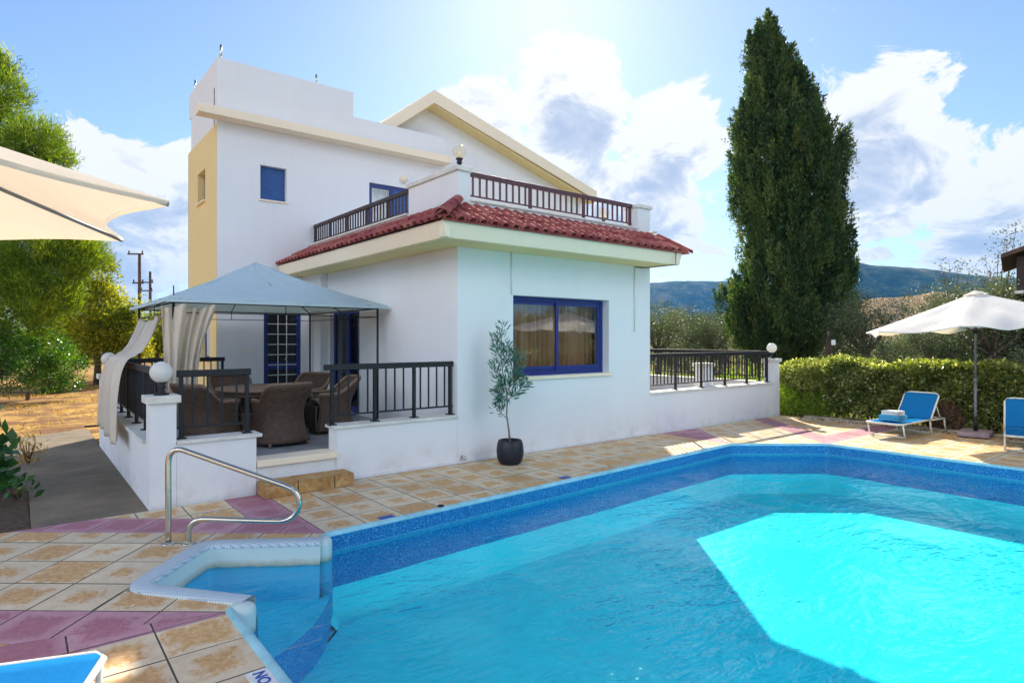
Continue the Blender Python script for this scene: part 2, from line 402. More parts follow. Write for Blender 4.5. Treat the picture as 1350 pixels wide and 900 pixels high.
    # narrow side of the deck
    k=MB(); k.box(14.0,14.16,-7,6.9,-.12,.045); k.box(-5,-.95,7.44,7.5,-.1,.0); 
    o=k.build('deck_kerb',M['edge_stone'],bevel=.01); tag(o,kind='structure')
build_deck()

def smooth_poly(pts,rad,n=5):
    o=[]
    for i,p in enumerate(pts):
        r=rad[i]
        if r<=0: o.append(p); continue
        a=(pts[i-1]-p).normalized(); b=(pts[(i+1)%len(pts)]-p).normalized()
        s=p+a*r; e=p+b*r
        for k in range(n+1):
            t=k/n; o.append(s*(1-t)**2+p*2*t*(1-t)+e*t*t)
    return o
# pool outline with alcove, counter-clockwise seen from above
main=[P6,P5,P4,P3,P2]; alc=[D_,C_,B_,A_]
outline=smooth_poly([P6,P5,P4,P3,P2,D_,C_,B_,A_,P1],[0,0,.12,.12,.03,.05,.22,.22,.12,.03])
def inset(poly,d):
    n=len(poly); o=[]
    for i in range(n):
        p=poly[i]; a=(p-poly[i-1]); b=(poly[(i+1)%n]-p)
        if a.length<1e-6: a=b
        if b.length<1e-6: b=a
        a.normalize(); b.normalize(); na=Vector((-a.y,a.x)); nb=Vector((-b.y,b.x)); m=(na+nb)
        m=m/max(.4,m.length_squared)*2/1.0*.5*2 if m.length>1e-6 else na
        m=(na+nb); L=m.length; m=m/L if L>1e-6 else na
        o.append(p+m*(d/max(.5,L/2)))
    return o
def mat_liner():
    m,nt=nm('pool_liner'); g=nd(nt,'ShaderNodeNewGeometry'); sp=nd(nt,'ShaderNodeSeparateXYZ'); lk(nt,g.outputs['Position'],sp.inputs[0])
    v=wcoord(nt); n=noise(nt,v,1.2,3,.5)
    vo=nd(nt,'ShaderNodeTexVoronoi'); vo.inputs['Scale'].default_value=38; lk(nt,v,vo.inputs['Vector'])
    speck=noise(nt,v,60,4,.8)
    band=ramp(nt,speck,[(.40,(.008,.10,.34)),(.54,(.015,.22,.55)),(.70,(.20,.60,.85))])
    zz=math_(nt,'ADD',sp.outputs[2],math_(nt,'MULTIPLY',math_(nt,'SUBTRACT',n,.5),.03))
    isb=math_(nt,'GREATER_THAN',zz,-.50)
    cy=ramp(nt,noise(nt,v,.8,4,.5),[(.3,(.05,.74,.84)),(.7,(.10,.84,.92))])
    line=math_(nt,'MULTIPLY',math_(nt,'GREATER_THAN',sp.outputs[2],-.205),math_(nt,'LESS_THAN',sp.outputs[2],-.155))
    c=mixc(nt,isb,cy,band)
    c=mixc(nt,math_(nt,'MULTIPLY',line,math_(nt,'ADD',.2,math_(nt,'MULTIPLY',n,.5))),c,(.10,.50,.62))
    out(nt,pbsdf(nt,c,.35,0,None,.4)); M['liner']=m
    m,nt=nm('pool_floor'); v=wcoord(nt); n=noise(nt,v,.8,4,.5)
    vo=nd(nt,'ShaderNodeTexVoronoi'); vo.inputs['Scale'].default_value=9; lk(nt,v,vo.inputs['Vector'])
    c=mixc(nt,math_(nt,'MULTIPLY',ramp(nt,noise(nt,v,3.0,5,.6,1.5),[(.42,(0,0,0)),(.6,(1,1,1))]),.35),ramp(nt,n,[(.3,(.04,.74,.82)),(.7,(.08,.86,.93))]),(.03,.62,.72))
    out(nt,pbsdf(nt,c,.6,0,None,.2)); M['floor_liner']=m
mat_liner()
simple('coping',(.36,.70,.80),.35,0,.15,5,.2,.005)
def mat_nonslip():
    m,nt=nm('nonslip'); v=wcoord(nt); mp=nd(nt,'ShaderNodeMapping'); mp.inputs['Rotation'].default_value=(0,0,R(50)); lk(nt,v,mp.inputs[0])
    br=nd(nt,'ShaderNodeTexBrick'); br.offset=0; lk(nt,mp.outputs[0],br.inputs[0]); br.inputs['Scale'].default_value=1
    br.inputs['Brick Width'].default_value=.022; br.inputs['Row Height'].default_value=.022; br.inputs['Mortar Size'].default_value=.003
    br.inputs['Color1'].default_value=(.66,.76,.82,1); br.inputs['Color2'].default_value=(.60,.71,.78,1); br.inputs['Mortar'].default_value=(.36,.46,.55,1)
    inv=math_(nt,'SUBTRACT',1.0,br.outputs['Fac'])
    out(nt,pbsdf(nt,br.outputs[0],.5,0,bump(nt,inv,.3,.003))); M['nonslip']=m
    m,nt=nm('alcove_wall'); g=nd(nt,'ShaderNodeNewGeometry'); sp=nd(nt,'ShaderNodeSeparateXYZ'); lk(nt,g.outputs['Position'],sp.inputs[0])
    n=noise(nt,wcoord(nt,(1,1,2)),14,5,.7)
    zz=math_(nt,'ADD',sp.outputs[2],math_(nt,'MULTIPLY',math_(nt,'SUBTRACT',n,.5),.05))
    stain=ramp(nt,zz,[(0,(.10,.52,.80))]); 
    mr=nd(nt,'ShaderNodeMapRange'); lk(nt,zz,mr.inputs[0]); mr.inputs[1].default_value=-.19; mr.inputs[2].default_value=-.11
    c=ramp(nt,mr.outputs[0],[(0,(.08,.46,.74)),(.2,(.10,.30,.42)),(.42,(.42,.46,.36)),(1,(.60,.74,.72))])
    out(nt,pbsdf(nt,c,.35)); M['alcove_wall']=m
mat_nonslip()
def sweep_edge(pts, prof, mi=0, smooth=True):
    """prof: list of (inward offset, z)"""
    mb=MB(); rings=[[(Vector(q).x,Vector(q).y,z) for q in inset_open(pts,d)] for d,z in prof]
    n=len(pts); vs=[p for r in rings for p in r]; fs=[]
    for j in range(len(prof)-1):
        for i in range(n-1): fs.append((j*n+i,j*n+i+1,(j+1)*n+i+1,(j+1)*n+i))
    mb.add(vs,fs,mi,smooth); return mb
def inset_open(poly,d):
    n=len(poly); o=[]
    for i in range(n):
        p=poly[i]; a=p-poly[i-1] if i>0 else poly[1]-p; b=poly[i+1]-p if i<n-1 else p-poly[i-1]
        if a.length<1e-6: a=b.copy()
        if b.length<1e-6: b=a.copy()
        a=a.normalized(); b=b.normalized(); na=Vector((-a.y,a.x)); nb=Vector((-b.y,b.x)); m=na+nb; L=m.length
        m=m/L if L>1e-6 else na
        o.append(p+m*(d/max(.5,L/2)))
    return o
def pool():
    mainpath=smooth_poly([A_,P1,P6,P5,P4,P3,P2,D_],[0,.03,0,0,.10,.10,.03,0],4)
    alcpath=smooth_poly([D_-(C_-D_).normalized()*.05,C_,B_,A_+(A_-B_).normalized()*.05],[0,.20,.20,0],7)
    cop=sweep_edge(mainpath,[(-.022,-.01),(-.022,.006),(-.010,.014),(.012,.018),(.032,.012),(.042,-.002),(.044,-.018),(.036,-.03),(.02,-.035)])
    o=cop.build('pool_coping',M['coping']); tag(o,kind='structure')
    cop=sweep_edge(alcpath,[(-.02,-.01),(-.02,.014),(0,.024),(.10,.024),(.125,.014),(.135,-.01),(.12,-.03)])
    o=cop.build('alcove_coping',M['nonslip']); tag(o,kind='structure')
    D=-.80
    sh=sweep_edge(mainpath,[(.04,-.02),(.04,-.5),(.07,D+.1),(.18,D)],0)
    fl=[p for p in inset_open(mainpath,.18)]
    sh.add([(p.x,p.y,D) for p in fl],[tuple(range(len(fl)))],1)
    # alcove walls, floor step and riser
    k=MB()
    for c_ in (B_,C_):
        near=[p for p in alcpath if (p-c_).length<.26]
        k.add([(c_.x,c_.y,-.003)]+[(p.x,p.y,-.003) for p in near],[(0,i+1,i) for i in range(1,len(near))])
    tag(k.build('deck_grout',M['edge_stone']),kind='structure')
    aw=sweep_edge(alcpath,[(.13,-.0),(.13,-.09),(.15,-.15),(.17,-.46)],2)
    sh.add(aw.v,aw.f,2,True)
    af=[p for p in inset_open(alcpath,.16)]
    mid=(P1+P2)/2; nrm=Vector((.72,-.70)); edge=[]
    for k in range(9):
        t=k/8; q=P1+(P2-P1)*t; edge.append(q+nrm*(.06+.16*math.sin(math.pi*t)))
    poly=af+edge
    sh.add([(p.x,p.y,-.46) for p in poly],[tuple(range(len(poly)))],3)
    redge=[P1+(P2-P1)*(k/8)+nrm*(.06+.16*max(0,math.sin(math.pi*k/8))) for k in range(-1,10)]
    sh.add([(p.x,p.y,-.461) for p in redge]+[(p.x,p.y,D) for p in redge],[(i,i+1,12+i,11+i) for i in range(10)],4)
    simple('step_floor',(.06,.66,.90),.5,0,.1,3,.1,.005)
    m,nt=nm('riser'); sp_=noise(nt,wcoord(nt),60,4,.8)
    out(nt,pbsdf(nt,ramp(nt,sp_,[(.40,(.012,.16,.46)),(.54,(.02,.28,.62)),(.70,(.18,.58,.85))]),.4)); 
    sh.add([(x_,y_,D-.012) for x_,y_ in ((.2,-3.9),(11.3,-3.9),(11.3,6.3),(.2,6.3))],[(0,1,2,3)],1)
    sh.add([(q.x,q.y,D-.004) for q in (P1+nrm*.02,P1+nrm*.6,P2+nrm*.6,P2+nrm*.02)],[(0,1,2,3)],1)
    o=sh.build('pool_basin',[M['liner'],M['floor_liner'],M['alcove_wall'],M['step_floor'],m]); tag(o,kind='structure')
    for q_ in (Vector((2.125,5.395)),Vector((1.175,4.385))):
        g=MB(); g.lathe([(.09,-.46),(.09,-.03),(.085,.0),(.06,.018),(.001,.022)],(q_.x,q_.y,0),20); tag(g.build('alcove_coping',M['alcove_wall']),kind='structure')
    # water
    m,nt=nm('water'); v=wcoord(nt,(1,1,1))
    mp=nd(nt,'ShaderNodeMapping'); mp.inputs['Rotation'].default_value=(0,0,R(38.5)); mp.inputs['Scale'].default_value=(.8,1.9,1); lk(nt,v,mp.inputs[0])
    h=math_(nt,'ADD',noise(nt,mp.outputs[0],3.6,3,.55,.6),math_(nt,'MULTIPLY',noise(nt,mp.outputs[0],10,2,.5,.4),.30)); h=math_(nt,'ADD',h,math_(nt,'MULTIPLY',math_(nt,'POWER',noise(nt,mp.outputs[0],13,1,.5,.6),2.0),.14))
    amp=ramp(nt,noise(nt,v,.55,3,.5),[(.46,(.28,.28,.28)),(.62,(1,1,1))]); h=math_(nt,'MULTIPLY',h,amp); b1=bump(nt,h,1.0,.050)
    g=nd(nt,'ShaderNodeBsdfGlossy'); g.inputs['Roughness'].default_value=.03; lk(nt,b1,g.inputs['Normal'])
    t=nd(nt,'ShaderNodeBsdfTransparent'); t.inputs[0].default_value=(.42,.97,1,1)
    rf=nd(nt,'ShaderNodeBsdfRefraction'); rf.inputs['IOR'].default_value=1.10; rf.inputs['Roughness'].default_value=.0; rf.inputs[0].default_value=(.42,.97,1,1); lk(nt,bump(nt,h,1.0,.08),rf.inputs['Normal'])
    x1=nd(nt,'ShaderNodeMixShader'); x1.inputs[0].default_value=.0; lk(nt,t.outputs[0],x1.inputs[1]); lk(nt,rf.outputs[0],x1.inputs[2])
    f=nd(nt,'ShaderNodeFresnel'); gb=nd(nt,'ShaderNodeNewGeometry'); lk(nt,math_(nt,'SUBTRACT',1.33,math_(nt,'MULTIPLY',gb.outputs['Backfacing'],.578)),f.inputs[0]); lk(nt,b1,f.inputs['Normal'])
    x=nd(nt,'ShaderNodeMixShader'); lk(nt,f.outputs[0],x.inputs[0]); lk(nt,x1.outputs[0],x.inputs[1]); lk(nt,g.outputs[0],x.inputs[2])
    out(nt,x.outputs[0])
    wp=[p for p in inset_open(mainpath,.035)]+[p for p in inset_open(alcpath,.14)][1:-1]
    w=MB(); w.add([(p.x,p.y,H_W) for p in wp],[tuple(range(len(wp)))])
    o=w.build('pool_water',m); tag(o,kind='structure')
pool()

# ------------------------------------------------------------------ ground sheet, path, hills
def ground():
    m,nt=nm('ground'); v=wcoord(nt)
    n1=noise(nt,v,.18,5,.6); n2=noise(nt,v,2.2,6,.7); n3=noise(nt,v,14,5,.7)
    straw=ramp(nt,n2,[(.30,(.20,.11,.045)),(.48,(.42,.24,.07)),(.62,(.60,.40,.13)),(.8,(.68,.52,.24))])
    soil=ramp(nt,n3,[(.3,(.13,.06,.03)),(.7,(.30,.16,.08))])
    green=ramp(nt,n3,[(.3,(.07,.13,.02)),(.7,(.22,.30,.05))])
    c=mixc(nt,ramp(nt,noise(nt,v,.9,5,.6),[(.46,(0,0,0)),(.58,(1,1,1))]),straw,soil)
    sx=nd(nt,'ShaderNodeSeparateXYZ'); g=nd(nt,'ShaderNodeNewGeometry'); lk(nt,g.outputs['Position'],sx.inputs[0])
    right=nd(nt,'ShaderNodeMapRange'); lk(nt,sx.outputs[0],right.inputs[0]); right.inputs[1].default_value=9; right.inputs[2].default_value=14
    right.inputs[3].default_value=0; right.inputs[4].default_value=.75
    c=mixc(nt,math_(nt,'MULTIPLY',right.outputs[0],ramp(nt,n1,[(.3,(1,1,1)),(.7,(.4,.4,.4))])),c,green)
    out(nt,pbsdf(nt,c,.95,0,bump(nt,math_(nt,'ADD',n2,math_(nt,'MULTIPLY',n3,.4)),.8,.08),.15)); M['ground']=m
    g=MB(); z=-.05; B=9000
    x0,x1,y0,y1=-4.95,14.1,-6.95,7.40
    xs=[-B,-60,-20,x0,x1,40,B]; ys=[-B,y0,y1,30,80,B]
    for i in range(len(xs)-1):
        for j in range(len(ys)-1):
            if xs[i]==x0 and ys[j]==y0: continue
            g.add([(xs[i],ys[j],z),(xs[i+1],ys[j],z),(xs[i+1],ys[j+1],z),(xs[i],ys[j+1],z)],[(0,1,2,3)])
    tag(g.build('ground',m),kind='structure')
    p=MB(); p.prism([(.1,7.44),(1.10,7.44),(1.10,15.2),(-.5,14.2),(-.3,11),(.1,9.4)],-.10,-.022); tag(p.build('path',M['concrete'],bevel=.006),kind='structure')
    p=MB(); p.prism([(-5,7.44),(.09,7.44),(.09,9.4),(-.35,10.6),(-5.5,9.6)],-.10,-.035); tag(p.build('soil_bed',M['soil']),kind='structure')
ground()
def lerp_tab(tab,x):
    if x<=tab[0][0]: return tab[0][1]
    for (a,b),(c,d) in zip(tab,tab[1:]):
        if x<=c: return b+(d-b)*(x-a)/(c-a)
    return tab[-1][1]
from mathutils import noise as mn
def fbm(p,o=5): return mn.fractal(Vector(p),1.0,2.0,o)
def hills():
    m,nt=nm('hill_forest'); v=wcoord(nt)
    n=noise(nt,v,.022,8,.8); n2=noise(nt,v,.006,5,.6)
    c=ramp(nt,n,[(.38,(.010,.025,.010)),(.52,(.045,.075,.03)),(.66,(.20,.19,.09))])
    c=mixc(nt,ramp(nt,n2,[(.56,(0,0,0)),(.68,(.7,.7,.7))]),c,(.22,.17,.10))
    out(nt,pbsdf(nt,c,1,0,bump(nt,n,1.0,6.0),.05))
    m2,nt=nm('hill_dry'); v=wcoord(nt); n=noise(nt,v,.06,6,.7); n2=noise(nt,v,.35,6,.75)
    c=ramp(nt,n2,[(.3,(.10,.09,.04)),(.45,(.30,.19,.09)),(.6,(.50,.34,.18)),(.8,(.60,.46,.28))])
    c=mixc(nt,ramp(nt,n,[(.5,(0,0,0)),(.6,(.8,.8,.8))]),c,(.09,.10,.04))
    out(nt,pbsdf(nt,c,1,0,bump(nt,n2,1.0,2.0),.05))
    def range_(name,mat,px0,px1,d0,d1,tab,na,nr,rough,f0,xs=817):
        mb=MB()
        def fn(a,r):
            px=px0+(px1-px0)*a; rr=(px-675)/817; dep=d0+(d1-d0)*r
            peak=lerp_tab(tab,px)          # tangent of elevation at the crest
            h=peak*d0*1.0
            k=min(1,r*2.2); k=k*k*(3-2*k)
            p=W(rr*dep,dep)
            z=h*k*(dep/d0 if r<.45 else 1) + rough*fbm((p.x*f0,p.y*f0,.3),6)*(.25+k)
            edge=min(1,min(a,1-a)*12)
            return (p.x,p.y,z*edge-6*(1-edge)-3*(1-k))
        mb.grid(fn,na,nr); o=mb.build(name,mat); tag(o,kind='structure')
    t=lambda y:(446-y)/817
    range_('hills',m,560,1260,2600,4200,[(560,t(388)),(700,t(374)),(860,t(370)),(1000,t(370)),(1080,t(380)),(1260,t(420))],260,60,26,.0018)
    range_('hills',m,900,1900,1500,2600,[(900,t(440)),(1000,t(400)),(1080,t(350)),(1130,t(342)),(1180,t(349)),(1240,t(357)),(1330,t(368)),(1500,t(380)),(1900,t(400))],300,60,14,.003)
    range_('hills',m2,900,1900,420,900,[(900,t(440)),(1060,t(415)),(1150,t(386)),(1230,t(378)),(1300,t(386)),(1500,t(410)),(1900,t(440))],240,50,5,.008)
    range_('hills',m,-1200,560,1800,3000,[(-1200,t(430)),(0,t(432)),(200,t(436)),(560,t(436))],120,30,12,.003)
hills()
US,VF,VT,US2=4.947,7.46,13.30,4.805
FL=.38
def wall_plane(mb,axis,c,a0,a1,z0,z1,openings,depth,thick,mi=0,top=None,rmi=None):
    """wall panel with openings. axis 'y': plane y=c, runs along x, faces -y (body towards +y). axis 'x': plane x=c, runs along y, faces -x."""
    if rmi is None: rmi=mi
    As=sorted({a0,a1}|{o[0] for o in openings}|{o[1] for o in openings}); Zs=sorted({z0,z1}|{o[2] for o in openings}|{o[3] for o in openings})
    def P(a,d,z): return (a,c+d,z) if axis=='y' else (c+d,a,z)
    def inside(a,z): return any(o[0]<a<o[1] and o[2]<z<o[3] for o in openings)
    for i in range(len(As)-1):
        for j in range(len(Zs)-1):
            if inside((As[i]+As[i+1])/2,(Zs[j]+Zs[j+1])/2): continue
            for d in (0,thick):
                q=[P(As[i],d,Zs[j]),P(As[i+1],d,Zs[j]),P(As[i+1],d,Zs[j+1]),P(As[i],d,Zs[j+1])]
                mb.add(q,[(0,1,2,3)],mi)
    for o in openings:
        r=[(o[0],o[2]),(o[1],o[2]),(o[1],o[3]),(o[0],o[3])]
        for k in range(4):
            p,q=r[k],r[(k+1)%4]
            mb.add([P(p[0],0,p[1]),P(q[0],0,q[1]),P(q[0],thick,q[1]),P(p[0],thick,p[1])],[(0,1,2,3)],rmi)
    r=[(a0,z0),(a1,z0),(a1,z1),(a0,z1)]
    for k in range(4):
        p,q=r[k],r[(k+1)%4]
        mb.add([P(p[0],0,p[1]),P(q[0],0,q[1]),P(q[0],thick,q[1]),P(p[0],thick,p[1])],[(0,1,2,3)],mi)

villa=empty('villa',(0,0,0),0,'white two storey villa with blue windows and a red tiled skirt roof beside the pool','villa')
# ---- ground floor
g=MB()
wall_plane(g,'y',VF,US,9.25,-.1,3.18,[(5.97,8.13,1.20,2.47)],0,.26)
wall_plane(g,'x',US,VF+.26,12.26,-.1,3.18,[(10.74,12.12,FL,2.36)],0,.24)
g.box(US2,US+.24,12.262,VT-.002,-.1,3.18)
g.box(9.0,9.25,VF+.262,VT-.002,-.1,3.18)
g.build('wall',M['white_plaster'],villa)
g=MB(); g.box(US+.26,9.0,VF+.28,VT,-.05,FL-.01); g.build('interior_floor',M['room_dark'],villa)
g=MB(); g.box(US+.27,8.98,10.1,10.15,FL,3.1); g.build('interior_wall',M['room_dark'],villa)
g=MB(); g.box(1.33,US-.002,VF+.25,VT-.002,-.1,FL); 
simple('patio_floor',(.30,.31,.33),.4,0,.15,3,.15,.004)
g.build('patio_floor',M['patio_floor'],villa)
g=MB(); g.box(2.17,3.13,VF-.03,VF+.30,FL-.075,FL+.004); g.build('threshold',M['cream_trim'],villa,bevel=.008)
g=MB(); g.box(2.17,3.13,VF+.02,VF+.25,-.1,FL-.077); g.build('riser',M['white_plaster'],villa)
# eaves
OH=.60
g=MB(); z=3.12
pl=[(US-OH,VF-OH),(9.30,VF-OH),(9.30,VF+.2),(US+.2,VF+.2),(US+.2,VT-.003),(US-OH,VT-.003)]
# soffit slab as two butted boxes
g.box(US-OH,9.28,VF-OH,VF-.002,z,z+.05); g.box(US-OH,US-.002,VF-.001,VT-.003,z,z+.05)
g.build('soffit',M['cream_and_bounce_plaster'],villa)  # warm bounce from the ground is put into the soffit colour
g=MB()
# sloped fascia: wider at top, like a moulded cornice
prof=[(VF-OH+.05,z-.005),(VF-OH-.002,z+.005),(VF-OH-.055,z+.19),(VF-OH-.055,z+.215),(VF-OH+.06,z+.215)]
g.extr(prof,'x',US-OH-.05,9.33)
prof=[(US-OH+.05,z-.004),(US-OH-.002,z+.006),(US-OH-.054,z+.191),(US-OH-.054,z+.214),(US-OH+.06,z+.214)]
g.extr(prof,'y',VF-OH-.05,VT-.004)
g.build('fascia',M['cream_trim'],villa)
# tiled skirt
def barrel(mb,a,b,r,seg=7,lift=0,over=.0,mi=0,r2=None):
    a=Vector(a);b=Vector(b);d=(b-a).normalized(); x=d.cross(Vector((0,0,1))).normalized(); n=x.cross(d).normalized()
    if n.z<0: n=-n
    r2=r2 or r
    for inner in (0,.014):
        vs=[]
        for p,rr in ((a,r),(b,r2)):
            for k in range(seg+1):
                t=math.pi*k/seg; vs.append(p+x*math.cos(t)*(rr-inner)+n*(math.sin(t)*(rr-inner)*.85+lift))
        mb.add(vs,[(k,k+1,seg+2+k,seg+1+k) if not inner else (k+1,k,seg+1+k,seg+2+k) for k in range(seg)],mi,True)
    # front rim
    vs=[];
    for k in range(seg+1):
        t=math.pi*k/seg
        for rr in (r,r-.014): vs.append(a+x*math.cos(t)*rr+n*(math.sin(t)*rr*.85+lift))
    mb.add(vs,[(2*k,2*k+1,2*k+3,2*k+2) for k in range(seg)],mi)
g=MB(); zt=z+.225; e=.10; H=.37; OR=OH+e
slope=H/OR
g.add([(US-OR,VF-OR,zt),(9.50,VF-OR,zt),(9.50,VF,zt+H),(US,VF,zt+H)],[(0,1,2,3)])
g.add([(US-OR,VF-OR,zt),(US,VF,zt+H),(US,VT-.004,zt+H),(US-OR,VT-.004,zt)],[(0,1,2,3)])
g.add([(US-OR,VF-OR,zt-.02),(9.50,VF-OR,zt-.02),(9.50,VF,zt-.02),(US,VF,zt-.02)],[(0,3,2,1)])
g.add([(9.499,VF-OR,zt-.02),(9.499,VF,zt-.02),(9.499,VF,zt+H),(9.499,VF-OR,zt)],[(0,1,2,3)])
g.add([(US-OR,VF-OR,zt-.02),(9.50,VF-OR,zt-.02),(9.50,VF-OR,zt),(US-OR,VF-OR,zt)],[(0,1,2,3)])
pit=.185
def row(kind):
    n=int(((9.42-(US-OR)) if kind=='f' else (VT-(VF-OR)))/pit)
    for i in range(n):
        s=i*pit+.09
        # start of the skirt is cut by the hip
        cut=min(1.0,s/OR)
        if cut<.12: continue
        jit=random.uniform(-.006,.006)
        for (f0,f1,l) in ((-.03,.52,.012),(.46,1.0,.022)):
            f1=min(f1,cut); 
            if f1-f0<.06: continue
            def pt(f):
                if kind=='f': return (US-OR+s+jit, VF-OR+OR*f, zt+H*f)
                return (US-OR+OR*f, VF-OR+s+jit, zt+H*f)
            barrel(g,pt(f0),pt(f1),.070,7,l-random.uniform(0,.006),r2=.058)
            if kind=='f' or 1:
                # pan tile between the covers
                pass
row('f'); row('s')
# extra verge tiles at the right-hand end
for f0,f1 in ((-.03,.35),(.3,.7),(.65,1.0)):
    barrel(g,(9.47,VF-OR+OR*f0,zt+H*f0-.01),(9.47,VF-OR+OR*f1,zt+H*f1+.0),.085,7,.01,r2=.07)
for k,(f0,f1) in enumerate(((-.04,.36),(.28,.70),(.62,1.02))):
    barrel(g,(US-OR+OR*f0,VF-OR+OR*f0,zt+H*f0+.035),(US-OR+OR*f1,VF-OR+OR*f1,zt+H*f1+.055),.10,8,.02,r2=.085)
g.build('roof',M['roof_tile'],villa)
# roof terrace deck + parapets
g=MB(); g.box(US+.24,9.0,VF+.25,VT-.002,3.18,3.42)
g.box(US+.001,8.90,VF+.001,VF+.24,3.181,3.80)          # low front parapet
g.box(US+.001,US+.239,VF+.241,VT-.003,3.181,3.799)         # low side parapet
g.box(US+.0,US+.22,VF+.0,8.89,3.802,4.22)               # raised corner wall
g.box(8.902,9.25,VF+.0,VF+.34,3.183,4.20)
g.box(9.0,9.249,VF+.342,VT-.003,3.182,3.80)
g.build('parapet',M['white_plaster'],villa)
g=MB()
g.box(US-.035,US+.255,VF-.035,8.93,4.222,4.29); g.build('parapet_cap',M['cap_stone'],villa,bevel=.008); g=MB()
g.box(8.865,9.29,VF-.035,VF+.375,4.202,4.27)
g.build('parapet_cap',M['cap_stone'],villa,bevel=.008)
g=MB()
g.box(US+.222,8.898,VF-.03,VF+.27,3.80,3.835); g.box(US-.03,US+.27,8.932,VT-.004,3.80,3.835); g.box(9.292,9.42,VF-.03,VF+.3,3.78,3.815)
g.build('ledge',M['cap_stone'],villa,bevel=.006)
# ---- tower block
g=MB(); ZC=6.13
wall_plane(g,'y',VT,3.1,8.45,-.1,6.85,[(4.0,4.78,FL,2.40),(3.93,4.47,4.69,5.40),(6.37,7.62,3.43,5.42)],0,.26)
g.box(3.36,8.44,15.60,15.86,-.1,6.85)
g.box(8.19,8.45,VT+.262,15.598,-.1,6.849)
g.build('wall',M['white_plaster'],villa)
g=MB()   # raised part of the parapet
wall_plane(g,'y',VT,3.1,5.98,6.851,7.40,[],0,.2); g.box(5.78,5.98,VT+.201,15.86,6.851,7.40); g.box(3.10,5.779,15.66,15.86,6.851,7.40)
g.box(3.10,3.30,VT+.201,15.659,6.05,7.40)
g.build('parapet',M['white_plaster'],villa)
g=MB(); wall_plane(g,'x',3.085,VT+.004,15.86,-.1,6.07,[(14.24,14.93,4.72,5.38),(13.85,14.88,1.37,2.40)],0,.26)
g.build('side_wall',M['cream_and_bounce_plaster'],villa,label='cream painted side wall')
g=MB(); g.box(3.087,3.35,15.861,15.9,-.1,6.05); g.box(3.30,8.4,VT+.27,15.6,6.6,6.7); g.build('roof_slab',M['concrete'],villa)
g=MB(); g.box(2.70,8.42,12.97,VT-.002,6.14,6.31); g.build('cornice',M['cream_trim'],villa,bevel=.01)
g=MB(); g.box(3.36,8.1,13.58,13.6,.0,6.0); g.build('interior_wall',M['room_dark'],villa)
for (x,y,h) in ((3.19,13.40,.30),(5.15,13.40,.22),(3.19,15.7,.34)):
    g=MB(); g.tube([(x,y,7.395),(x+.005,y,7.40+h)],.022,8); g.build('roof_pipe',M['steel'],villa)
# ---- gable block
g=MB(); VG=14.25
apex=(8.43,8.23); L=(6.6,6.79); Rr=(14.47,6.50)
sl=(apex[1]-L[1])/(apex[0]-L[0]); sr=(apex[1]-Rr[1])/(Rr[0]-apex[0])
th=.33
pts=[(6.2,3.3),(14.2,3.3),(14.2,apex[1]-th-(14.2-apex[0])*sr),(apex[0],apex[1]-th-.02),(6.2,apex[1]-th-(apex[0]-6.2)*sl)]
g.extr(pts,'y',VG,VG+.25); g.box(13.95,14.2,VG+.251,21,3.3,6.2)
g.build('gable_wall',M['white_plaster'],villa)
g=MB()
tl=(5.6,apex[1]-(apex[0]-5.6)*sl)
g.extr([tl,apex,Rr,(Rr[0],Rr[1]-th*.85),(apex[0],apex[1]-th),(5.6,tl[1]-th)],'y',13.80,21.5)
g.build('gable_roof',M['cream_trim'],villa)
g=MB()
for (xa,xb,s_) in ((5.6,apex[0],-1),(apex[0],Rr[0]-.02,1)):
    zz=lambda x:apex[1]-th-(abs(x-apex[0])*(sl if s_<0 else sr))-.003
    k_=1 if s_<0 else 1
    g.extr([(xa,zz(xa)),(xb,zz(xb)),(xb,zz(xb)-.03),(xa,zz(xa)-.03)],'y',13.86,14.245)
g.build('gable_soffit',M['cream_and_bounce_plaster'],villa)  # yellow underside has the bounced light painted in
# low neighbour wing behind the roof terrace
g=MB(); g.extr([(16.2,19.0),(16.2,19.0)] and [(17.0,3.0),(22.0,3.0),(22.0,5.3),(19.0,6.6),(17.0,5.75)],'y',24,30); g.build('wing',M['cream_trim'],villa)

# ---- openings
def window(x0,x1,z0,z1,yf,parent,sash=2,fr=.07,curt=True):
    f=MB(); d=.055
    f.box(x0,x1,yf,yf+d,z0,z0+fr); f.box(x0,x1,yf,yf+d,z1-fr,z1); f.box(x0,x0+fr,yf,yf+d,z0+fr,z1-fr); f.box(x1-fr,x1,yf,yf+d,z0+fr,z1-fr)
    w=f.build('window',M['blue_paint'],parent,bevel=.004)
    mid=(x0+x1)/2
    for k,(a,b,o) in enumerate(((x0+fr,mid+.04,.012),(mid-.04,x1-fr,-.012))):
        s=MB(); y=yf+.02+o; t=.075
        s.box(a,b,y,y+.03,z0+fr,z0+fr+t); s.box(a,b,y,y+.03,z1-fr-t*.7,z1-fr); s.box(a,a+t*.8,y,y+.03,z0+fr+t,z1-fr-t*.7); s.box(b-t*.8,b,y,y+.03,z0+fr+t,z1-fr-t*.7)
        s.build('sash',M['blue_paint'],w,bevel=.003)
        p=MB(); p.box(a+t*.8,b-t*.8,y+.012,y+.018,z0+fr+t,z1-fr-t*.7); p.build('pane',M['window_glass'],w)
    return w
w=window(5.97,8.13,1.20,2.47,VF+.15,villa)
g=MB(); g.box(5.93,8.17,VF-.045,VF+.148,1.15,1.199); g.build('sill',M['cream_trim'],villa,bevel=.006)
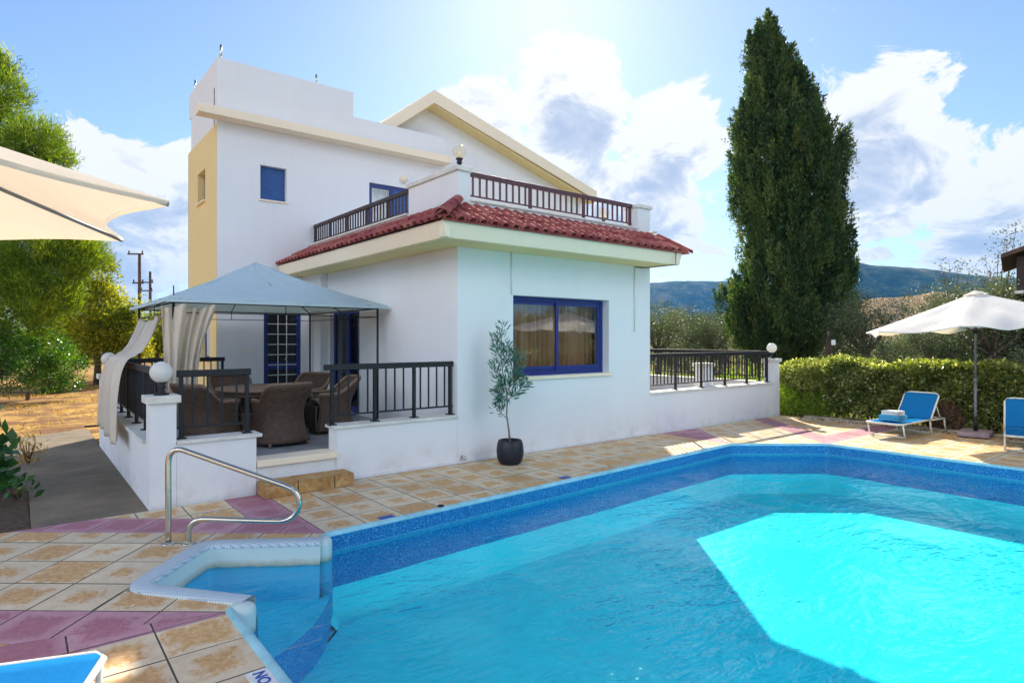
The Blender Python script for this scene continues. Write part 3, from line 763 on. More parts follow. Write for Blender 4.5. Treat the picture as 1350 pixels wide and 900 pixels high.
def curtain(x0,x1,y,z0,z1,mat,parent,waves=9,amp=.05,name='curtain',axis='y'):
    g=MB()
    def fn(a,b):
        t=x0+(x1-x0)*a; yy=y+amp*math.sin(a*waves*2*math.pi+1.3*math.sin(b*2+a*5))*(.6+.4*math.sin(a*17))
        return (t,yy,z0+(z1-z0)*b) if axis=='y' else (yy,t,z0+(z1-z0)*b)
    g.grid(fn,int(waves*10),8); return g.build(name,M[mat],parent,solid=.004)
curtain(5.98,6.75,VF+.36,1.0,2.55,'brown_curtain',villa,7); curtain(6.75,8.12,VF+.40,1.0,2.55,'brown_curtain',villa,10,.06)
# patio back door: blue frame with white bar grille
def door_frame(mb,x0,x1,z0,z1,y,fr=.07,d=.06):
    mb.box(x0,x1,y,y+d,z1-fr,z1); mb.box(x0,x0+fr,y,y+d,z0,z1-fr); mb.box(x1-fr,x1,y,y+d,z0,z1-fr)
g=MB(); door_frame(g,4.0,4.78,FL,2.40,VT+.03,.09); g.box(4.09,4.69,VT+.04,VT+.075,FL,FL+.12); g.box(4.09,4.69,VT+.04,VT+.075,1.15,1.30); 
d=g.build('door',M['blue_paint'],villa,bevel=.004)
g=MB(); g.box(4.09,4.69,VT+.085,VT+.09,FL+.1,2.31); g.build('pane',M['dark_glass'],d)
g=MB()
for x in (4.30,4.48): g.box(x-.008,x+.008,VT+.025,VT+.038,FL+.1,2.31)
for k in range(9): zz=FL+.22+k*.215; g.box(4.09,4.69,VT+.026,VT+.037,zz-.008,zz+.008)
g.build('grille',M['white_paint'],d)
g=MB(); g.sphere((4.45,VT+.0,1.36),.025); g.build('handle',M['steel'],d)
# side glazed door
x=US+.08
g=MB()
g.box(x,x+.06,10.74,12.12,2.28,2.36); g.box(x,x+.06,10.74,10.82,FL,2.28); g.box(x,x+.06,12.04,12.12,FL,2.28)
g.box(x-.01,x+.05,11.36,11.50,FL,2.28); g.box(x,x+.05,10.82,12.04,FL,FL+.12)
d=g.build('door',M['blue_paint'],villa,bevel=.004)
g=MB(); g.box(x+.02,x+.026,10.82,12.04,FL+.12,2.28); g.build('pane',M['door_glass'],d)
curtain(10.8,11.33,x+.25,FL,2.3,'dark_curtain',villa,6,.03,axis='x'); curtain(11.75,12.1,x+.25,FL,2.3,'dark_curtain',villa,4,.03,axis='x')
# closed blue shutter
g=MB(); g.box(3.93,4.47,VT+.12,VT+.17,4.69,5.40); 
sh=g.build('shutter',M['blue_shutter'],villa)
g=MB()
for k in range(17): zz=4.75+k*.037; g.box(3.98,4.42,VT+.105,VT+.119,zz,zz+.026)
g.build('louvre',M['blue_shutter'],sh)
g=MB(); g.box(3.90,4.50,VT-.03,VT+.119,4.655,4.689); g.build('sill',M['cream_trim'],villa)
# balcony door
g=MB(); door_frame(g,6.37,7.62,3.43,5.42,VT+.05,.09); g.box(6.93,7.03,VT+.045,VT+.10,3.43,5.33)
d=g.build('door',M['blue_paint'],villa,bevel=.004)
g=MB(); g.box(6.46,7.53,VT+.075,VT+.08,3.43,5.33); g.build('pane',M['window_glass'],d)
curtain(6.40,7.0,VT+.2,3.43,5.36,'lace',villa,8,.02); 
g=MB(); g.box(7.03,7.53,VT+.06,VT+.074,3.43,5.33); g.build('shutter',M['blue_shutter'],d)
# tower side windows
def side_win(y0,y1,z0,z1):
    g=MB(); x=3.085+.14; fr=.05
    g.box(x,x+.05,y0,y1,z0,z0+fr); g.box(x,x+.05,y0,y1,z1-fr,z1); g.box(x,x+.05,y0,y0+fr*1.6,z0+fr,z1-fr); g.box(x,x+.05,y1-fr,y1,z0+fr,z1-fr)
    w=g.build('window',M['blue_paint'],villa,bevel=.003)
    g=MB(); g.box(x+.02,x+.026,y0,y1,z0,z1); g.build('pane',M['lace'],w)
    g=MB(); g.box(3.085-.05,3.085+.139,y0-.04,y1+.04,z0-.035,z0-.001); g.build('sill',M['cream_trim'],w)
side_win(14.24,14.93,4.72,5.38); side_win(13.85,14.88,1.37,2.40)
# conduits and fittings
for x,z0,z1 in ((5.93,2.47,3.12),(8.80,1.92,3.12)):
    g=MB(); g.tube([(x,VF-.012,z0),(x,VF-.012,z1)],.011,6); g.build('cable',M['white_paint'],villa)
g=MB(); g.tube([(8.80,VF-.012,3.10),(9.12,VF-.02,3.11),(9.13,VF-OH-.07,3.11),(9.13,VF-OH-.075,3.32)],.008,6); g.build('cable',M['dark_timber'],villa)
g=MB(); g.sphere((7.25,VT-.04,5.62),.09,12); g.box(7.2,7.3,VT-.03,VT-.001,5.55,5.68); g.build('wall_lamp',M['cream_trim'],villa)
g=MB(); g.tube([(5.02,VF+.02,.09),(5.02,VF-.06,.09),(5.02,VF-.075,.06)],.022,8); g.build('drain_pipe',M['steel'],villa)
g=MB(); g.box(3.52,3.57,VT-.012,VT-.001,1.50,1.57); g.build('socket',M['cream_trim'],villa); g=MB(); g.box(3.74,3.8,VT-.012,VT-.001,1.52,1.58); g.build('socket',M['cream_trim'],villa)
# base splash line
g=MB(); g.box(3.13,9.2,VF-.012,VF-.001,-.0,.045); g.build('plinth',M['white_plaster'],villa)

# ------------------------------------------------------------------ railings
def railing(p0,p1,z0,zt,label,name='railing',mat='black_metal',rail_h=.075,rail_w=.06,gap=.115,posts=3,bot=.11,bw=.009,pw=.02,group='black railings round the terraces',round_feet=True,ends=(0,0)):
    p0=Vector(p0);p1=Vector(p1); Lg=(p1-p0).length; ang=math.atan2((p1-p0).y,(p1-p0).x)
    r=empty(name,(p0.x,p0.y,z0),ang,label,'railing',group); m=M[mat]; h=zt-z0
    g=MB(); g.box(-ends[0],Lg+ends[1],-rail_w/2,rail_w/2,h-rail_h,h); g.build('handrail',m,r,bevel=.006)
    g=MB(); g.box(.0,Lg,-.012,.012,bot,bot+.022); g.build('bottom_rail',m,r)
    ps=[.04+(Lg-.08)*i/(posts-1) for i in range(posts)]
    for x in ps:
        g=MB(); g.box(x-pw,x+pw,-pw,pw,.0,h-rail_h-.001)
        if round_feet: g.box(x-.05,x+.05,-.05,.05,-.0,.012)
        g.build('post',m,r)
    n=int(Lg/gap); b0=None
    for i in range(1,n):
        x=Lg*i/n
        if any(abs(x-q)<gap*.45 for q in ps): continue
        if b0 is None:
            g=MB(); g.box(-bw,bw,-bw,bw,bot+.024,h-rail_h-.001); b0=g.build('baluster',m,r); b0.location=(x,0,0)
        else:
            b=b0.copy(); col.objects.link(b); b.parent=r; b.location=(x,0,0); KIDS[r.name].append(b)
    return r
def wall_thing(name,boxes,caps,label,cat='low wall',group=None,extra=None):
    t=empty(name,(boxes[0][0],boxes[0][2],0),0,label,cat,group); ox,oy=boxes[0][0],boxes[0][2]
    g=MB()
    for b in boxes: g.box(b[0]-ox,b[1]-ox,b[2]-oy,b[3]-oy,b[4],b[5])
    g.build('wall',M['white_plaster'],t)
    g=MB()
    for b in caps: g.box(b[0]-ox,b[1]-ox,b[2]-oy,b[3]-oy,b[4],b[5])
    g.build('cap',M['cap_stone'],t,bevel=.006)
    for nmx,b,c in (extra or []):
        g=MB(); g.box(b[0]-ox,b[1]-ox,b[2]-oy,b[3]-oy,b[4],b[5]); p=g.build(nmx,M['white_plaster'],t)
        g=MB(); g.box(c[0]-ox,c[1]-ox,c[2]-oy,c[3]-oy,c[4],c[5]); g.build('pillar_cap',M['cap_stone'],p,bevel=.006)
    return t
def pil(x0,x1,y0,y1,z,zb=-.1): return ('pillar',(x0,x1,y0,y1,zb,z-.08),(x0-.04,x1+.04,y0-.04,y1+.04,z-.079,z))
G='white plastered low walls round the terraces'
wall_thing('low_wall',[(1.335,2.16,VF,VF+.25,-.1,.66)],[(1.34,2.22,VF-.03,VF+.28,.661,.70)],'low white wall between the corner globe pillar and the tiled step',group=G,extra=[pil(1.085,1.333,VF,VF+.25,1.19)])
wall_thing('low_wall',[(1.085,1.33,VF+.252,12.40,-.1,.66)],[(1.05,1.36,VF+.30,12.35,.661,.70)],'low patio wall running back along the concrete path on the left',group=G,extra=[pil(1.085,1.33,12.402,12.65,1.20)])
wall_thing('low_wall',[(3.13,US-.003,VF,VF+.25,-.1,.66)],[(3.09,US-.004,VF-.03,VF+.28,.661,.70)],'low white wall between the tiled step and the corner of the villa',group=G)
wall_thing('low_wall',[(9.252,13.73,VF,VF+.25,-.1,.745)],[(9.255,13.69,VF-.03,VF+.28,.746,.785)],'long low white wall right of the villa with a globe pillar at its end',group=G,extra=[pil(13.732,13.98,VF,VF+.25,1.33)])
wall_thing('low_wall',[(13.732,13.98,VF+.252,16,-.1,.745)],[(13.70,14.0,VF+.30,16,.746,.785)],'low white wall at the far side of the right terrace seen through the railing',group=G)
wall_thing('low_wall',[(1.332,3.08,12.402,12.64,-.1,.66)],[(1.34,3.08,12.38,12.66,.661,.70)],'low wall closing the far end of the patio beneath the rear rail',group=G)
t=empty('stone_pillar',(11.50,VF+.33,0),0,'short white pillar with a stone cap behind the right terrace railing','pillar')
g=MB(); g.box(0,.28,0,.28,.3,1.19); g.build('shaft',M['white_plaster'],t); g=MB(); g.box(-.04,.32,-.04,.32,1.191,1.27); g.build('cap',M['cap_stone'],t,bevel=.008)
t=MB(); t.box(9.26,13.73,VF+.255,16,-.1,.40); tag(t.build('terrace_floor',M['edge_stone']),kind='structure')
yv=VF+.125
railing((1.36,yv),(2.13,yv),.70,1.45,'short black railing left of the tiled step with a chair behind it',posts=2,gap=.13)
railing((3.08,yv),(US-.01,yv),.70,1.47,'black railing between the tiled step and the villa corner',posts=4,gap=.125,ends=(.06,0))
railing((1.205,VF+.35),(1.205,12.35),.70,1.47,'long black railing beside the path with a curtain draped over it',posts=7,gap=.115)
railing((1.38,12.52),(3.05,12.52),.70,1.45,'black railing across the far end of the patio behind the gazebo post',posts=3)
railing((9.29,yv),(13.68,yv),.785,1.51,'long black railing on the right terrace facing the pool',posts=6,gap=.108)
railing((13.86,VF+.40),(13.86,15.6),.785,1.51,'black railing on the far side of the right terrace',posts=7,gap=.12)
railing((5.17,VF+.12),(8.86,VF+.12),3.835,4.27,'dark roof terrace railing above the red tiles facing the pool',mat='purple_wood',posts=4,gap=.125,rail_h=.07,bot=.07,bw=.012,pw=.022,round_feet=False,group='roof terrace railings')
railing((US+.12,8.96),(US+.12,VT-.03),3.835,4.27,'dark roof terrace railing running back to the tower wall',mat='dark_wood',posts=6,gap=.115,rail_h=.07,bot=.06,bw=.012,pw=.022,round_feet=False,group='roof terrace railings')
# tiled step
t=empty('garden_step',(2.17,7.15,0),0,'low step clad in ochre tiles in front of the patio opening','step')
def mat_steptile():
    m,nt=nm('step_tile'); v=wcoord(nt); n=noise(nt,v,9,6,.7,.5)
    c=ramp(nt,n,[(.3,(.28,.14,.05)),(.5,(.48,.28,.10)),(.7,(.58,.42,.22))])
    out(nt,pbsdf(nt,c,.7,0,bump(nt,noise(nt,v,60,4,.7),.3,.01),.3)); M['step_tile']=m
mat_steptile()
g=MB(); g.box(.01,1.04,.01,.30,-.05,.142); g.build('core',M['grout'],t)
g=MB()
for a,b in ((0,.36),(.372,.80),(.812,1.05)):
    g.box(a,b,-.004,.012,.003,.140) 
    g.box(a,b,.0,.30,.1425,.156)
g.box(-.004,.0095,.014,.30,.003,.141)
g.build('tile',M['step_tile'],t,bevel=.003)

# ------------------------------------------------------------------ globe lamps
def globe(x,y,z,label,r=.115,clear=False,stem=.14):
    t=empty('globe_lamp',(x,y,z),0,label,'globe lamp','globe lamps on the pillars')
    g=MB(); g.lathe([(.075,0),(.075,.018),(.035,.03),(.028,.06),(.045,.085),(.03,.10),(.055,stem)],n=16); g.build('stem',M['black_metal'],t)
    g=MB(); g.sphere((0,0,stem+r*.93),r,24); g.build('globe',M['clear_globe' if clear else 'globe'],t)
    if clear:
        g=MB(); g.lathe([(.02,0),(.035,.03),(.035,.08),(.012,.11)],(0,0,stem),10); g.build('bulb',M['cream_trim'],t)
    return t
globe(1.21,VF+.125,1.19,'white globe lamp on the front pillar of the patio wall')
globe(1.21,12.52,1.20,'white globe lamp on the far pillar of the patio wall')
globe(13.86,VF+.125,1.33,'white globe lamp on the end pillar of the right terrace wall')
globe(US+.11,VF+.12,4.29,'clear globe lamp on the roof parapet corner above the red tiles',.105,True)
globe(9.55*.965,8.6,4.05,'clear globe lamp rising behind the right end of the roof terrace railing',.115,True,.16)
g=MB(); g.box(9.05,9.25,8.5,8.7,3.8,4.05); t=g.build('lamp_base',M['white_plaster'],villa)
# ------------------------------------------------------------------ gazebo
def gazebo():
    u0,u1,v0,v1=1.68,4.75,9.6,12.7; z0=FL; zr=2.33
    t=empty('gazebo',(u0,v0,z0),0,'patio gazebo with a pale blue peaked cloth roof on thin black posts','gazebo')
    a=u1-u0; b=v1-v0; h=zr-z0
    for x,y in ((0,0),(a,0),(a,b),(0,b)):
        g=MB(); g.tube([(x,y,0),(x,y,h)],.019,8); g.box(x-.05,x+.05,y-.05,y+.05,0,.012); g.build('post',M['black_metal'],t)
    g=MB()
    for z in (h-.03,h-.17):
        for p,q in (((0,0),(a,0)),((a,0),(a,b)),((a,b),(0,b)),((0,b),(0,0))): g.tube([(*p,z),(*q,z)],.012 if z>h-.1 else .007,6)
    for p,q in (((0,0),(a,0)),((a,0),(a,b)),((a,b),(0,b)),((0,b),(0,0))):
        m=(Vector(p)+Vector(q))/2; g.tube([(m.x,m.y,h-.03),(m.x,m.y,h-.17)],.007,6)
    pk=3.10-z0
    for x,y in ((0,0),(a,0),(a,b),(0,b)): g.tube([(x,y,h-.02),(a/2,b/2,pk-.05)],.011,6)
    for x,y in ((a/2,0),(a,b/2),(a/2,b),(0,b/2)): g.tube([(x,y,h-.02),(a/2,b/2,pk-.05)],.009,6)
    g.tube([(a/2,b/2,pk-.2),(a/2,b/2,pk-.01)],.02,8)
    g.tube([(0,0,h),(0,0,h+.2)],.008,6)
    g.build('roof_frame',M['black_metal'],t)
    o=.13; g=MB(); c=[(-o,-o),(a+o,-o),(a+o,b+o),(-o,b+o)]
    for k in range(4):
        p=Vector(c[k]); q=Vector(c[(k+1)%4]); m=Vector((a/2,b/2))
        def fn(s,r):
            e=p+(q-p)*s; w=e+(m-e)*r
            sag=-.035*math.sin(math.pi*s)*math.sin(math.pi*min(1,r*1.1))-.05*math.sin(math.pi*r)
            zz=h+.015+(pk-h)*r+sag*(1-r*.3)+.004*math.sin(s*23+r*9)
            return (w.x,w.y,zz)
        g.grid(fn,24,14)
    can=g.build('canopy',M['gazebo_cloth'],t)
    g=MB()
    for k in range(4):
        p=Vector(c[k]); q=Vector(c[(k+1)%4])
        def fn(s,r):
            e=p+(q-p)*s; return (e.x,e.y,h+.014-.045*r)
        g.grid(fn,24,1)
    g.build('valance',M['gazebo_cloth'],can)
gazebo()
def curtain_thing(name,label,top,bot,nu,nv,path,amp):
    """path(s,r)->point, r from top to bottom"""
    g=MB(); g.grid(path,nu,nv); o=g.build(name,M['curtain_cloth'],solid=.004); tag(o,label,'curtain','gazebo curtains'); return o
def c1(s,r):   # bunched at the front left post, hanging and hooked outwards at the hem
    wdt=.62*(1-.45*r)+.10; x0=1.52+.10*r+.05*math.sin(r*3)
    y=9.56-.02*math.sin(s*9)
    f=s*wdt*(1-.25*math.sin(math.pi*r)) 
    yy=y+.05*math.sin(s*31+r*2.6+math.sin(s*9)*1.5)+.05*math.sin(s*13+r*4)
    return (x0+f-.10*r, yy, 2.25-1.70*r-.03*math.sin(s*12)*(1-r))
curtain_thing('curtain','pale curtain bunched at the front left post of the gazebo',0,0,90,30,c1,0)
def bez(p,t):
    p=[Vector(q) for q in p]
    while len(p)>1: p=[p[i]+(p[i+1]-p[i])*t for i in range(len(p)-1)]
    return p[0]
def c2(s,r):   # hangs from the left side rod, sweeps forward over the railing and down the outside of the wall
    top=Vector((1.66,10.62+1.75*s,2.17-.10*math.sin(s*math.pi)))
    lo=[(1.20,10.35+.33*s,1.53),(1.00,9.95+.30*s,1.42),(.96,9.75+.38*s,1.05),(.97+.02*s,9.62+.5*s,.50)]
    knee=Vector((1.17,9.35+1.35*s,1.56))
    if r<.5:
        k=r/.5; m=(top+knee)/2+Vector((0,-.1*(1-s),-.10)); p=bez([top,m,knee],k)
    else:
        k=(r-.5)/.5; p=bez([knee,(.98,9.25+1.3*s,1.56),(.98,9.1+1.4*s,1.0),(.965,8.95+1.75*s,.50+.05*s)],k)
    n=.04*math.sin(s*34+r*2.5)+.02*math.sin(s*13+r*5)
    return (p.x+n*.9-(.03 if r>.45 else 0),p.y+n*.3,p.z+(.03 if .4<r<.6 else 0)*0)
curtain_thing('curtain','pale curtain blown over the side railing and hanging outside the patio wall',0,0,80,50,c2,0)

# ------------------------------------------------------------------ wicker furniture
def uvgrid(mb_list): pass
def build_uv(name,fn,nu,nv,lenu,lenv,mat,parent):
    vs=[fn(i/nu,j/nv) for j in range(nv+1) for i in range(nu+1)]
    fs=[(j*(nu+1)+i,j*(nu+1)+i+1,(j+1)*(nu+1)+i+1,(j+1)*(nu+1)+i) for j in range(nv) for i in range(nu)]
    me=bpy.data.meshes.new(name); me.from_pydata([tuple(v) for v in vs],[],fs); u=me.uv_layers.new(name='UVMap')
    k=0
    for p in me.polygons:
        p.use_smooth=True
        for li in p.loop_indices:
            vi=me.loops[li].vertex_index; u.data[li].uv=((vi%(nu+1))/nu*lenu,(vi//(nu+1))/nv*lenv)
    me.materials.append(mat); o=bpy.data.objects.new(name,me); col.objects.link(o); o.parent=parent; KIDS.setdefault(parent.name,[]).append(o)
    s=o.modifiers.new('solid','SOLIDIFY'); s.thickness=.028; s.offset=-1
    return o
def wicker_chair(loc,rz,label):
    # faces local +y, back towards -y
    t=empty('wicker_chair',loc,rz,label,'wicker chair','wicker armchairs round the patio table')
    def path(a):   # a 0..1 : from right front, round the back, to left front (unit scale)
        ang=math.pi*(0.5-2*.0)  # unused
        th=-math.pi*.0+math.pi*a
        x=.33*math.cos(th); y=-.30*math.sin(th)**.8 if math.sin(th)>0 else 0
        if a<.22: k=a/.22; return Vector((.33,.30-.36*k))
        if a>.78: k=(1-a)/.22; return Vector((-.33,.30-.36*k))
        th=math.pi*(a-.22)/.56; c,s=math.cos(th),math.sin(th)
        return Vector((.33*math.copysign(abs(c)**.75,c),-.06-.26*abs(s)**.75))
    def topz(a):
        d=abs(a-.5)*2
        k=max(0,min(1,(.62-d)/.40)); k=k*k*(3-2*k); return .585+.235*k
    def fn(a,b):
        p=path(a); z=.035+(topz(a)-.035)*b; zz=z/.8
        w=1.03-.27*math.sin(math.pi*min(1,zz*.98))+.22*max(0,zz-.6)
        q=p*w; back=max(0,1-abs(a-.5)*3)
        return (q.x,q.y-back*.10*max(0,zz-.45),z)
    build_uv('backrest',fn,60,20,1.7,.75,M['wicker'],t)
    g=MB(); g.tube([Vector(fn(i/40,1))+Vector((0,0,.004)) for i in range(41)],.024,8); g.build('rim',M['wicker_rim'],t)
    g=MB(); g.tube([Vector(fn(.0,b/8)) for b in range(9)],.016,6); g.tube([Vector(fn(1.0,b/8)) for b in range(9)],.016,6)
    for a in (.27,.73): g.tube([Vector(fn(a,b/10))+Vector((0,-.012,0)) for b in range(11)],.012,6)
    g.build('edge_cane',M['wicker_rim'],t)
    def fr(a,b): return (-.32+.64*a,.285+.01*math.sin(b*3),.05+.36*b)
    build_uv('seat_front',fr,12,10,.64,.36,M['wicker'],t)
    g=MB(); g.grid(lambda a,b:(-.21+.42*a,-.20+.46*b,.40+.02*math.sin(a*3.1)*math.sin(b*3.1)),10,10); g.build('seat',M['wicker_rim'],t)
    g=MB(); g.box(-.20,.20,-.19,.25,.43,.49); g.build('cushion',M['cushion'],t,bevel=.02)
    for x,y in ((.27,.26),(-.27,.26),(.25,-.27),(-.25,-.27)):
        g=MB(); g.tube([(x,y,0),(x,y,.06)],.022,8); g.build('leg',M['wicker_rim'],t)
    return t
wicker_chair((2.78,8.52,FL),R(5),'wicker armchair with its back to the step, nearest the patio opening')
wicker_chair((1.98,8.95,FL),R(-62),'wicker armchair behind the short railing left of the step')
wicker_chair((2.65,10.35,FL),R(178),'wicker armchair on the far side of the round table under the gazebo')
wicker_chair((3.78,9.20,FL),R(82),'wicker armchair at the right of the table behind the black railing')
wicker_chair((3.72,10.15,FL),R(125),'wicker armchair right rear of the table beside the glazed side door')
t=empty('patio_table',(2.83,9.38,FL),0,'round dark wicker table between the wicker armchairs','table')
build_uv('base',lambda a,b:(lambda r,th:(r*math.cos(th),r*math.sin(th),.02+.64*b))(.30+.10*abs(b-.45)*2,2*math.pi*a),48,12,2.2,.66,M['wicker'],t)
g=MB(); g.lathe([(.62,.665),(.655,.675),(.66,.70),(.645,.715),(.01,.715)],n=40); g.build('table_top',M['wicker_rim'],t)
build_uv('apron',lambda a,b:(.615*math.cos(2*math.pi*a),.615*math.sin(2*math.pi*a),.60+.075*b),48,3,3.9,.08,M['wicker'],t)

# ------------------------------------------------------------------ olive in a pot
def leafcloud(name,pts,dirs,length,width,mat,parent,tint=None,bend=.25):
    """one small bent leaf per point; pts (N,3), dirs (N,3) unit axis"""
    n=len(pts); pts=np.asarray(pts,dtype=np.float64); d=np.asarray(dirs,dtype=np.float64)
    d/= (np.linalg.norm(d,axis=1,keepdims=True)+1e-9)
    r=rng.normal(size=(n,3)); s=np.cross(d,r); s/=(np.linalg.norm(s,axis=1,keepdims=True)+1e-9); nn=np.cross(d,s)
    L=(np.asarray(length)*np.ones(n))[:,None]*rng.uniform(.7,1.25,(n,1)); Wd=(np.asarray(width)*np.ones(n))[:,None]*rng.uniform(.7,1.25,(n,1))
    v=np.empty((n,4,3)); v[:,0]=pts; v[:,1]=pts+d*L*.5+s*Wd*.5+nn*L*bend*.2; v[:,2]=pts+d*L; v[:,3]=pts+d*L*.5-s*Wd*.5+nn*L*bend*.2
    me=bpy.data.meshes.new(name); me.vertices.add(4*n); me.vertices.foreach_set('co',v.reshape(-1))
    me.loops.add(4*n); me.loops.foreach_set('vertex_index',np.arange(4*n)); me.polygons.add(n)
    me.polygons.foreach_set('loop_start',np.arange(0,4*n,4)); me.update(calc_edges=True)
    ca=me.color_attributes.new('rnd','FLOAT_COLOR','CORNER'); c=rng.uniform(0,1,n) if tint is None else np.clip(tint+rng.normal(0,.16,n),0,1)
    buf=np.ones((n,4,4)); buf[:,:,0]=c[:,None]; ca.data.foreach_set('color',buf.reshape(-1))
    me.materials.append(mat); o=bpy.data.objects.new(name,me); col.objects.link(o)
    if parent is not None: o.parent=parent; KIDS.setdefault(parent.name,[]).append(o)
    return o
def unit(n): x=rng.normal(size=(n,3)); return x/np.linalg.norm(x,axis=1,keepdims=True)
def potted():
    t=empty('potted_olive',(5.53,6.98,0),0,'young olive tree in a round black pot against the villa wall','potted tree')
    g=MB(); g.lathe([(.125,0),(.165,.03),(.19,.10),(.198,.18),(.19,.27),(.172,.335),(.165,.345),(.15,.345),(.15,.30),(.01,.30)],n=36); p=g.build('pot',M['dark_pot'],t)
    g=MB(); g.lathe([(.149,.29),(.01,.305)],n=20); g.build('soil',M['soil'],p)
    g=MB(); tips=[]
    def L(lat,z,dp=0): w=W(lat,dp); return Vector((w.x,w.y,z))
    trunk=[L(0,.30),L(-.02,.5),L(-.05,.7),L(-.04,.9),L(-.05,1.1)]
    g.tube(trunk,[.016,.013,.011,.010,.008],6)
    br=[[(-.05,1.0),(-.10,1.25),(-.13,1.55),(-.12,1.85),(-.10,2.02)],[(-.045,.95),(0,1.2),(.06,1.42),(.08,1.60)],[(-.04,.9),(.08,1.02),(.18,1.10),(.26,1.17)],
        [(-.05,1.05),(-.13,1.15),(-.20,1.30),(-.22,1.48)],[(0,1.2),(.08,1.3),(.15,1.45),(.18,1.62)],[(-.05,.95),(-.15,1.0),(-.2,1.08)],
        [(-.045,.65),(-.12,.72),(-.20,.80),(-.22,.86)],[(-.12,1.35),(-.05,1.5),(-.03,1.72)],[(-.12,1.5),(-.18,1.65),(-.19,1.85)],[(-.02,1.1),(.10,1.2),(.17,1.28)],[(-.05,1.0),(-.10,.92),(-.17,.85)]]
    P=[];Dd=[]
    for i,b in enumerate(br):
        dy=random.uniform(-.1,.1); q=[L(a,z,dy*k/len(b)) for k,(a,z) in enumerate(b)]
        g.tube(q,[.007-.0045*k/len(q) for k in range(len(q))],5)
        for s in range(120 if i!=6 else 12):
            f=random.uniform(.12,1)*(len(q)-1); k=min(int(f),len(q)-2); c=q[k].lerp(q[k+1],f-k); ax=(q[k+1]-q[k]).normalized()
            off=Vector(unit(1)[0]); off=(off-ax*off.dot(ax)).normalized()
            tw=c+off*random.uniform(0,.075); P.append(tw); Dd.append(ax*.9+off*.9+Vector((0,0,.15)))
    g.build('trunk',M['young_bark'],t)
    leafcloud('leaves',P,Dd,.085,.020,M['leaf_youngolive'],t)
potted()

# ------------------------------------------------------------------ stainless grab rail
def handrail():
    t=empty('grab_rail',(0,0,0),0,'bent stainless steel grab rail beside the rounded pool steps','grab rail')
    def Q(px,py): return W((px-675)/817*5.43,5.43,1.8-(py-446)/150.46)
    ctrl=[(222,714),(222,640),(222,612),(223.5,601),(229,594),(238,592.5),(250,596),(300,613.5),(350,631),(378,641),(389,648),(394.5,659),(393,671),(386,681),(374,686),(360,686.5),(320,685.5),(275,684),(262,685),(253,690.5),(249,700),(248.5,716)]
    pts=[]
    C=[Q(*c) for c in ctrl]; C=[C[0]*2-C[1]]+C+[C[-1]*2-C[-2]]
    for i in range(1,len(C)-2):
        for k in range(5):
            s=k/5; p0,p1,p2,p3=C[i-1:i+3]
            pts.append(.5*((2*p1)+(p2-p0)*s+(2*p0-5*p1+4*p2-p3)*s*s+(3*p1-p0-3*p2+p3)*s**3))
    pts.append(C[-2])
    g=MB(); g.tube(pts,.0245,14); g.build('tube',M['steel'],t)
    for c in ((222,714),(248.5,716)):
        q=Q(*c); g=MB(); g.lathe([(.055,0),(.055,.006),(.045,.014),(.026,.02)],(q.x,q.y,.001),20); g.build('flange',M['steel'],t)
handrail()

# ------------------------------------------------------------------ sun loungers
def lounger(loc,rz,label,back=50,group='blue poolside sun loungers',L=1.9):
    """foot end at origin, long axis +x, width along y"""
    t=empty('sun_lounger',loc,rz,label,'sun lounger',group); w=.30; h=.27; xb=1.22; bl=.62; m=M['lounger_frame']
    ca,sa=math.cos(R(back)),math.sin(R(back))
    g=MB(); g.tube([(xb,-w,h),(.06,-w,h),(.0,-w+.05,h),(0,w-.05,h),(.06,w,h),(xb,w,h)],.017,8); g.tube([(xb,-w,h),(L,-w,h-.02)],.015,8); g.tube([(xb,w,h),(L,w,h-.02)],.015,8); g.tube([(L,-w,h-.02),(L,w,h-.02)],.015,8); g.build('frame',m,t)
    for x in (.10,1.18,L-.1):
        for s in (1,-1):
            g=MB(); g.tube([(x,s*w,h),(x+.05,s*w,.10),(x+.10,s*w,.018),(x+.16,s*(w-.05),.015)],.015,8); g.build('leg',m,t)
    for x in (.26,1.34):
        g=MB(); g.tube([(x,-w+.05,.017),(x,w-.05,.017)],.013,8); g.build('crossbar',m,t)
    g=MB()
    def fs(a,b): 
        x=.02+(xb-.04)*a; return (x,-w+.012+(2*w-.024)*b,h+.012-.03*math.sin(math.pi*b)*math.sin(math.pi*min(1,a*1.1)))
    g.grid(fs,16,10); g.build('seat',M['mesh_blue'],t,solid=.005)
    br=empty_part=MB(); p=lambda d,y,o=0:(xb+d*ca-o*sa,y,h+d*sa+o*ca)
    br.tube([p(0,-w),p(bl-.08,-w),p(bl-.02,-w+.03),p(bl,-w+.10),p(bl,w-.10),p(bl-.02,w-.03),p(bl-.08,w),p(0,w)],.017,8)
    if back>20: br.tube([p(.35,-w,.0),(L-.25,-w,h-.01)],.012,6); br.tube([p(.35,w,.0),(L-.25,w,h-.01)],.012,6)
    bk=br.build('backrest',m,t)
    g=MB(); g.grid(lambda a,b:p(.01+(bl-.03)*a,-w+.012+(2*w-.024)*b,.012-.03*math.sin(math.pi*b)*math.sin(math.pi*a)+.004*math.sin(b*31+a*9)),12,14); g.build('sling',M['mesh_blue'],bk,solid=.005)
    return t
lounger((12.20,4.58,0),R(-4),'blue lounger with folded towels on its seat in front of the hedge')
lounger((12.22,2.50,0),R(13),'blue lounger cut off by the right edge, right of the parasol base')
near=W(-2.22,2.87)
d=Vector((CR.x*.30+CF.x*-.93,CR.y*.30+CF.y*-.93)); 
lounger((near.x,near.y,.03),math.atan2(d.y,d.x),'sky blue lounger end with a white frame in the near left corner',back=8)
